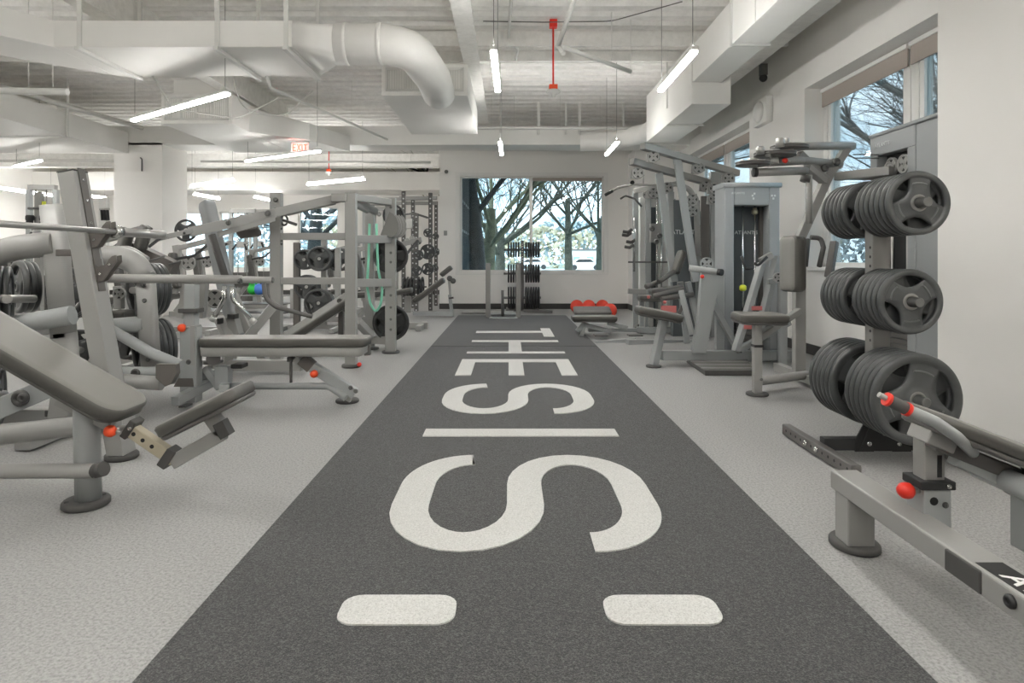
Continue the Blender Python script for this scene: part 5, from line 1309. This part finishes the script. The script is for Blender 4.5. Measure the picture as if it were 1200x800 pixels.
for k in range(9): pr.span(P(437+3.1*k, 238, z2+.2), P(438.6+3.1*k, 235.5, z2+.21))
B(cg, 'perforated_rail', P(435, 237, z2+.25), P(462, 237, z2+.25), .05, .07); pr.build('rail_holes', 'black', cg)
G = 'plates on the cage post'
for k in range(4): plate(P(458, 300, z2+.12+.05*k), .40-.0*k, .045, 'dark plate on the middle peg of the cage, %s from the camera' % ORD[k], G, m='plate_dark' if k == 0 else 'plate', spin=.5+.7*k)
for k in range(4): plate(P(458, 378, z2+.12+.05*k), .42, .045, 'dark plate on the lowest peg of the cage, %s from the camera' % ORD[k], G, m='plate_dark' if k == 0 else 'plate', spin=.2+.7*k)
for k in range(2): plate(P(461, 252, z2+.25+.05*k), .25, .045, 'dark plate at the top peg of the cage, %s from the camera' % ORD[k], G, m='plate_dark', spin=.2+.7*k)
for y, L2 in ((300, .45), (378, .45), (252, .4)): MB().cyl(P(458, y, z2+.04), P(458, y, z2+.04)+V(0, L2, 0), .024).build('plate_peg', 'steel', cg)
# half round covers
zc_ = z2-.14
poly = [P(a, b, zc_) for a, b in ((456.5, 248), (451, 262), (446, 275), (450, 277.3), (456, 278), (461, 277), (465, 273.5), (467, 268), (467, 262), (464.5, 255), (461, 250.5))]
lab(MB().prism(poly, (0, .012, 0)).build('half_round_cover', 'frame_mid', cg, bev=.003), 'taupe half round cover plate')
for k in range(1, 4): lab(MB().prism([p+V(.022*k, .05*k, 0) for p in poly[2:]], (0, .02, 0)).build('half_round_cover', 'frame', cg, bev=.003), 'grey half round cover plate')
# mint band
band = [(433, 262), (432, 300), (430, 335), (434, 356), (440, 366), (446, 358), (448, 340), (443, 315), (442, 290), (441, 262)]
tag(MB().tube([P(a, b, 6.95) for a, b in band], .014, 10, fil=.2).build('resistance_band', 'mint', loc=P(437, 262, 6.95)), 'mint green elastic band hanging in a loop on the cage', 'exercise band')

# inclined bench seen through the cage
b2 = thing('incline_bench', 'dark inclined bench standing inside the cage opening behind the flat bench', 'weight bench', (-1.9, 7.4, 0))
sd2 = (P(404, 350, 7.4)-P(340, 392, 7.3)); 
PADP(b2, 'back_pad', P(370, 377, 7.35), 1.0, .30, .07, sd2, (-.5, -.35, .8), .05, m='pad_side')
B(b2, 'frame_beam', P(350, 394, 7.4), P(404, 358, 7.4), .06, .06)
B(b2, 'rear_post', P(400, 405, 7.5), P(400, 360, 7.5), .06, .06, 'frame_dark')
B(b2, 'base_rail', (-2.5, 7.45, .06), (-1.8, 7.45, .06), .07, .07); B(b2, 'front_leg', (-2.4, 7.45, .06), P(352, 392, 7.4), .06, .06)
for a, b in ((398, 352), (404, 362)): bolt(b2, P(a, b, 7.3), (0, -1, 0), .03, .03)

# plate tree behind the cage
t3 = thing('plate_tree', 'grey plate tree with loaded pegs seen through the upper cage opening', 'plate rack', (-2.75, 9.3, 0))
zt3 = 9.5
B(t3, 'post', V(P(380, 0, zt3).x, zt3, .05), V(P(380, 0, zt3).x, zt3, 1.4), .08, .08); B(t3, 'post', V(P(348, 0, zt3).x, zt3, .05), V(P(348, 0, zt3).x, zt3, 1.3), .09, .08, 'bracket')
B(t3, 'base_bar', (-3.4, zt3, .05), (-2.4, zt3, .05), .07, .07); 
for x in (-3.3, -2.5): B(t3, 'foot_bar', (x, zt3-.5, .04), (x, zt3+.4, .04), .06, .06)
MB().bar(P(396, 360, 8.9), P(396, 290, 8.9), .07, .07).build('post', 'frame', t3, bev=.005)
G = 'plates on the tree behind the cage'
for (a, b, z, D, lbl) in ((374, 303, 9.2, .36, 'round grey plate central in the upper cage opening'), (356, 304, 9.4, .30, 'smaller grey plate left of centre in the upper cage opening'), (396, 304, 9.3, .34, 'dark plate half hidden behind the right cage post'), (373, 355, 9.2, .42, 'grey three hole plate just above the dark inclined bench'), (359, 336, 9.45, .36, 'grey plate peeking out under the middle cage rail')):
    for k in range(3):
        plate(P(a+1.5*k, b, z+.05*k), D, .04, lbl+('' if k == 0 else ', %s behind' % ORD[k-1]), G, spin=.0+.3*k)
    MB().cyl(P(a, b, z-.05), P(a, b, zt3), .024).build('plate_peg', 'steel', t3)

# ================================================================== BACK LEFT RIGS
def rig_post(par, px_, y0, y1, z, w=.075):
    o = MB().bar(P(px_, y0, z), P(px_, y1, z), w, w).build('rig_post', 'frame_dark', par)
    hp = []; p0 = P(px_, y0, z); p1 = P(px_, y1, z); n = int(abs(p1.z-p0.z)/.1)
    holes(o, [V(p0.x, p0.y-w/2, p0.z+.1*(k+.5)) for k in range(n)], (0, -1, 0), .016, 'print')
    return o
rg = thing('squat_rig', 'tall perforated steel rig with small plates left of the back window', 'power rack', (-2.0, 12.8, 0))
for a, y1, z in ((473, 224, 12.9), (484, 230, 13.6), (504.5, 226, 12.9), (511, 236, 14.2), (488, 250, 12.4)):
    rig_post(rg, a, 303+795/z-1, y1, z)
for y, x0, x1, z in ((232, 468, 512, 12.9), (238, 440, 512, 13.6), (233, 440, 505, 13.8)): B(rg, 'top_rail', P(x0, y, z), P(x1, y, z), .07, .07, 'frame')
T(rg, 'pull_up_bar', [P(474, 251, 12.6), P(486, 250, 12.6), P(501, 255, 12.3)], .02, .05, 'bolt')
for a in (455, 465): MB().bar(P(a, 362, 14), P(a, 236, 14), .07, .07).build('rig_post', 'frame', rg)
B(rg, 'bottom_rail', P(460, 366, 12.9), P(512, 366, 12.9), .07, .07, 'frame')
MB().bar(P(480, 268, 12.3), P(480, 256, 12.3), .12, .1).build('bar_catch', 'steel', rg, bev=.01)
for (a, b) in ((477, 282), (483, 279), (490, 300)): bolt(rg, P(a, b, 12.3), (0, -1, 0), .05, .05, 'steel')
G = 'small plates on the back rig'
for i, (a, b, D, z) in enumerate(((502, 273, .17, 12.7), (502, 295, .30, 12.7), (502, 315, .24, 12.7), (491, 283, .12, 12.3), (491, 299, .20, 12.3), (489, 317, .20, 12.3), (511, 277, .14, 14.0), (511, 295, .18, 14.0), (510, 314, .16, 14.0))):
    nm = ['highest plate on the right rig post', 'large middle plate on the right rig post', 'third plate down on the right rig post', 'little plate highest on the middle rig post', 'ring shaped plate midway on the middle rig post', 'lowest plate on the middle rig post', 'highest plate on the rearmost rig post by the wall end', 'middle plate on the rearmost rig post by the wall end', 'lowest plate on the rearmost rig post by the wall end'][i]
    for k in range(2): plate(P(a, b, z)+V(0, -.06-.045*k, 0), D, .04, nm+(', behind' if k == 0 else ', in front'), G, lo=True, spin=i*.4)
for i in range(6):
    c = P(474+4.2*i, 336, 12.5); plate(c+V(0, 0, -.0), .40, .035, 'plate stored upright low in the back rig, %s from the left' % ORD[i], 'upright plates in the back rig', axis=(1, 0, 0), lo=True, m='plate_dark')
B(rg, 'storage_rail', P(470, 345, 12.5), P(500, 345, 12.5), .08, .05, 'frame_dark')
B(rg, 'storage_rail', P(470, 336, 12.5), P(500, 336, 12.5), .03, .03, 'frame_dark')

b3 = thing('incline_bench', 'grey adjustable incline bench beside the left edge of the lane near the back wall', 'weight bench', P(510, 370, 11.6))
zb3 = 11.6
PADP(b3, 'back_pad', P(504, 342, zb3), .68, .28, .08, P(524, 323, zb3)-P(487, 350, zb3), (-.55, 0, .8), .05)
PADP(b3, 'head_pad', P(524, 319, zb3), .24, .22, .07, (.75, 0, .6), (-.6, 0, .75), .03, m='pad_side')
B(b3, 'leg', P(530, 371, zb3), P(527, 345, zb3), .06, .06, 'frame_cool'); B(b3, 'leg', P(528, 350, zb3), P(526, 327, zb3), .04, .04, 'steel')
lab(MB().bar(P(529, 350, zb3), P(528.7, 348, zb3), .08, .08).build('leg_collar', 'foot', b3), 'dark collar')
B(b3, 'base_rail', P(484, 367, zb3), P(531, 368, zb3), .08, .07, 'frame_cool')
MB().span(P(526, 373.5, zb3-.1), P(536, 371.5, zb3+.1)).build('foot_pad', 'foot', b3)
PADP(b3, 'seat', P(470, 344, zb3-.2), .42, .26, .08, (1, 0, .18), (-.18, 0, 1), .04)
B(b3, 'seat_post', P(478, 366, zb3), P(478, 347, zb3), .12, .07, 'frame'); B(b3, 'base_foot', P(470, 386, 9.6), P(478, 386, 9.6), .07, .03, 'foot')
for a, b in ((527, 326), (531, 329)): bolt(b3, P(a, b, zb3-.05), (0, -1, 0), .05, .04)

# ================================================================== FAR LEFT ROOM: machines seen between the others
def cable_column(x, y, h, label, w=.5):
    t = thing('cable_station', label, 'gym machine', (x, y, 0), 'cable stations at the back left')
    for s_ in (-1, 1): MB().bar((x+s_*w/2, y, .0), (x+s_*w/2, y, h), .08, .08).build('column', 'frame_cool', t)
    MB().span((x-w/2, y-.05, h), (x+w/2, y+.05, h+.09)).build('head_beam', 'frame', t)
    MB().span((x-w/2+.06, y-.03, .1), (x+w/2-.06, y+.03, .75)).build('weight_stack', 'frame_dark', t)
    MB().span((x-w/2, y-.35, 0), (x+w/2, y+.35, .07)).build('base', 'frame', t)
    for s_ in (-.1, .1): MB().cyl((x+s_, y-.04, .1), (x+s_, y-.04, h), .012, n=8).build('guide_rod', 'chrome', t)
    pulley(t, (x, y-.08, h-.1), (0, 1, 0), .06)
    MB().span((x-.09, y-.16, h*.62), (x+.09, y-.05, h*.62+.14)).build('carriage', 'steel', t)
    for s_ in (-1, 1): MB().tube([(x+s_*.09, y-.15, h*.66), (x+s_*.16, y-.2, h*.6)], .02, 8).build('handle', 'rubber', t)
    return t
cable_column(P(50, 0, 12.0).x, 12.0, 2.35, 'cable station behind the incline bench upright at the far left', .5)
cable_column(P(285, 0, 14.5).x, 14.5, 2.1, 'cable station between the steep pad and the left cage post', .55)
cable_column(P(305, 0, 16.0).x, 16.0, 2.2, 'wide cable station just left of the left cage post', .7)
cable_column(P(445, 0, 16.5).x, 16.5, 2.3, 'cable station behind the mint band', .8)
# twin dark handles at far left
ah = thing('handle_station', 'grey machine post with black grips above the racked barbell at far left', 'gym machine', (P(46, 0, 10).x, 10, 0))
MB().bar(P(46, 382, 10), P(46, 226, 10), .09, .09).build('post', 'frame', ah)
for a in (35, 51): MB().lathe(P(a, 252, 9.9), (0, 0, -1), [(.05, 0), (.06, .02), (.06, .07), (.045, .09), (.05, .12)], 14).build('grip', 'rubber', ah)
T(ah, 'cross_handle', [P(33, 244, 9.9), P(56, 244, 9.9)], .02, 0, 'bolt')
lab(MB().span(P(49, 240, 9.92), P(54, 236, 9.94)).build('label_tab', 'yellow', ah), 'yellow tab')
MB().span(P(30, 383, 9.9), P(62, 380, 10.2)).build('base', 'frame_dark', ah)
hk = thing('handle_station', 'white post with hanging black handles beside the white column', 'gym machine', (P(122, 0, 10.8).x, 10.8, 0))
MB().bar(P(122, 376, 10.8), P(122, 232, 10.8), .12, .1).build('post', 'white', hk)
for a in (119, 122.5, 126): MB().cyl(P(a, 246, 10.7), P(a+1, 258, 10.7), .022, n=8).build('grip', 'rubber', hk)
T(hk, 'hook_bar', [P(117, 245, 10.7), P(128, 245, 10.7)], .02, 0, 'steel'); MB().span(P(114, 377, 10.7), P(130, 374, 11)).build('base', 'frame', hk)
# shelf rack with green and blue bells
sr = thing('shelf_rack', 'low grey shelf rack holding the green and blue weights', 'rack', P(335, 375, 11.5))
zr = 11.5
for y in (345.5, 355, 365): MB().span(P(276, y+1.2, zr-.2), P(345, y, zr+.25)).build('shelf', 'frame_dark', sr)
for a in (276, 345): MB().bar(P(a, 371.5, zr), P(a, 338, zr), .05, .3).build('side_frame', 'frame', sr)
def bell(px_, m, label):
    c = P(px_, 345.4, zr-.02); t = thing('kettlebell', label, 'kettlebell', c, 'coloured kettlebells on the low shelf')
    MB().ball(c+V(0, 0, .10), .10, n=18).build('bell', m, t)
    MB().tube([c+V(-.06, 0, .17), c+V(-.055, 0, .25), c+V(.055, 0, .25), c+V(.06, 0, .17)], .017, 10, fil=.04).build('handle', m, t)
bell(296.5, 'green', 'green kettlebell on the low shelf rack behind the long lever bar')
bell(303.5, 'blue', 'blue kettlebell right of the green one on the low shelf rack')
def low_machine(px_, z, label):
    x = P(px_, 0, z).x; t = thing('seated_machine', label, 'gym machine', (x, z, 0), 'machines at the back left')
    B(t, 'base_rail', (x-.6, z, .06), (x+.6, z, .06), .09, .09); B(t, 'base_cross', (x+.5, z-.35, .05), (x+.5, z+.35, .05), .08, .08)
    B(t, 'post', (x+.1, z, .05), (x-.1, z, 1.25), .09, .08); B(t, 'diagonal', (x-.5, z, .1), (x, z, .75), .07, .07); B(t, 'top_arm', (x-.1, z, 1.2), (x+.5, z, 1.35), .07, .07)
    PADP(t, 'seat', (x-.3, z, .5), .4, .32, .07, (1, 0, .05), (0, 0, 1)); PADP(t, 'back_pad', (x-.05, z, .9), .5, .3, .07, (-.15, 0, 1), (-1, 0, -.15))
    MB().tube([(x+.45, z-.05, 1.33), (x+.3, z-.3, 1.1), (x+.05, z-.35, 1.05)], .02, 8, fil=.05).build('handle', 'rubber', t)
    pulley(t, (x+.1, z-.06, 1.0), (0, 1, 0), .1)
low_machine(215, 9.0, 'seated machine behind the upper plates of the arched machine')
low_machine(238, 11.6, 'seated machine under the sloping lever arm in the background')
low_machine(300, 13.5, 'seated machine in the background left of the kettlebell shelf')
low_machine(425, 10.6, 'seated machine behind the right cage post')
low_machine(392, 12.6, 'seated machine behind the tree of plates in the cage opening')
low_machine(15, 9.0, 'seated machine far behind the left edge plate stack')
low_machine(150, 8.2, 'seated machine in front of the white column base')
low_machine(455, 9.6, 'seated machine behind the lowest cage plates')
low_machine(110, 6.2, 'seated machine behind the incline bench upright')
# ================================================================== CAMERA
cam = bpy.data.cameras.new('camera'); co = bpy.data.objects.new('camera', cam); COL.objects.link(co)
co.location = (0, 0, EYE); co.rotation_euler = (PI/2, 0, 0)
cam.sensor_width = 36; cam.lens = FPX/1200*36
cam.shift_x = (600-CX)/1200; cam.shift_y = -(400-CY)/1200
cam.clip_start = .05; cam.clip_end = 400
sc = bpy.context.scene; sc.camera = co
sc.view_settings.view_transform = 'Standard'; sc.view_settings.look = 'None'; sc.view_settings.gamma = 1; sc.view_settings.use_curve_mapping = False
sc.view_settings.exposure = 0.66
sc.cycles.use_denoising = True
sc.cycles.max_bounces = 14; sc.cycles.diffuse_bounces = 11; sc.cycles.glossy_bounces = 3; sc.cycles.transparent_max_bounces = 8
sc.cycles.sample_clamp_indirect = 8
sc.cycles.caustics_reflective = False; sc.cycles.caustics_refractive = False
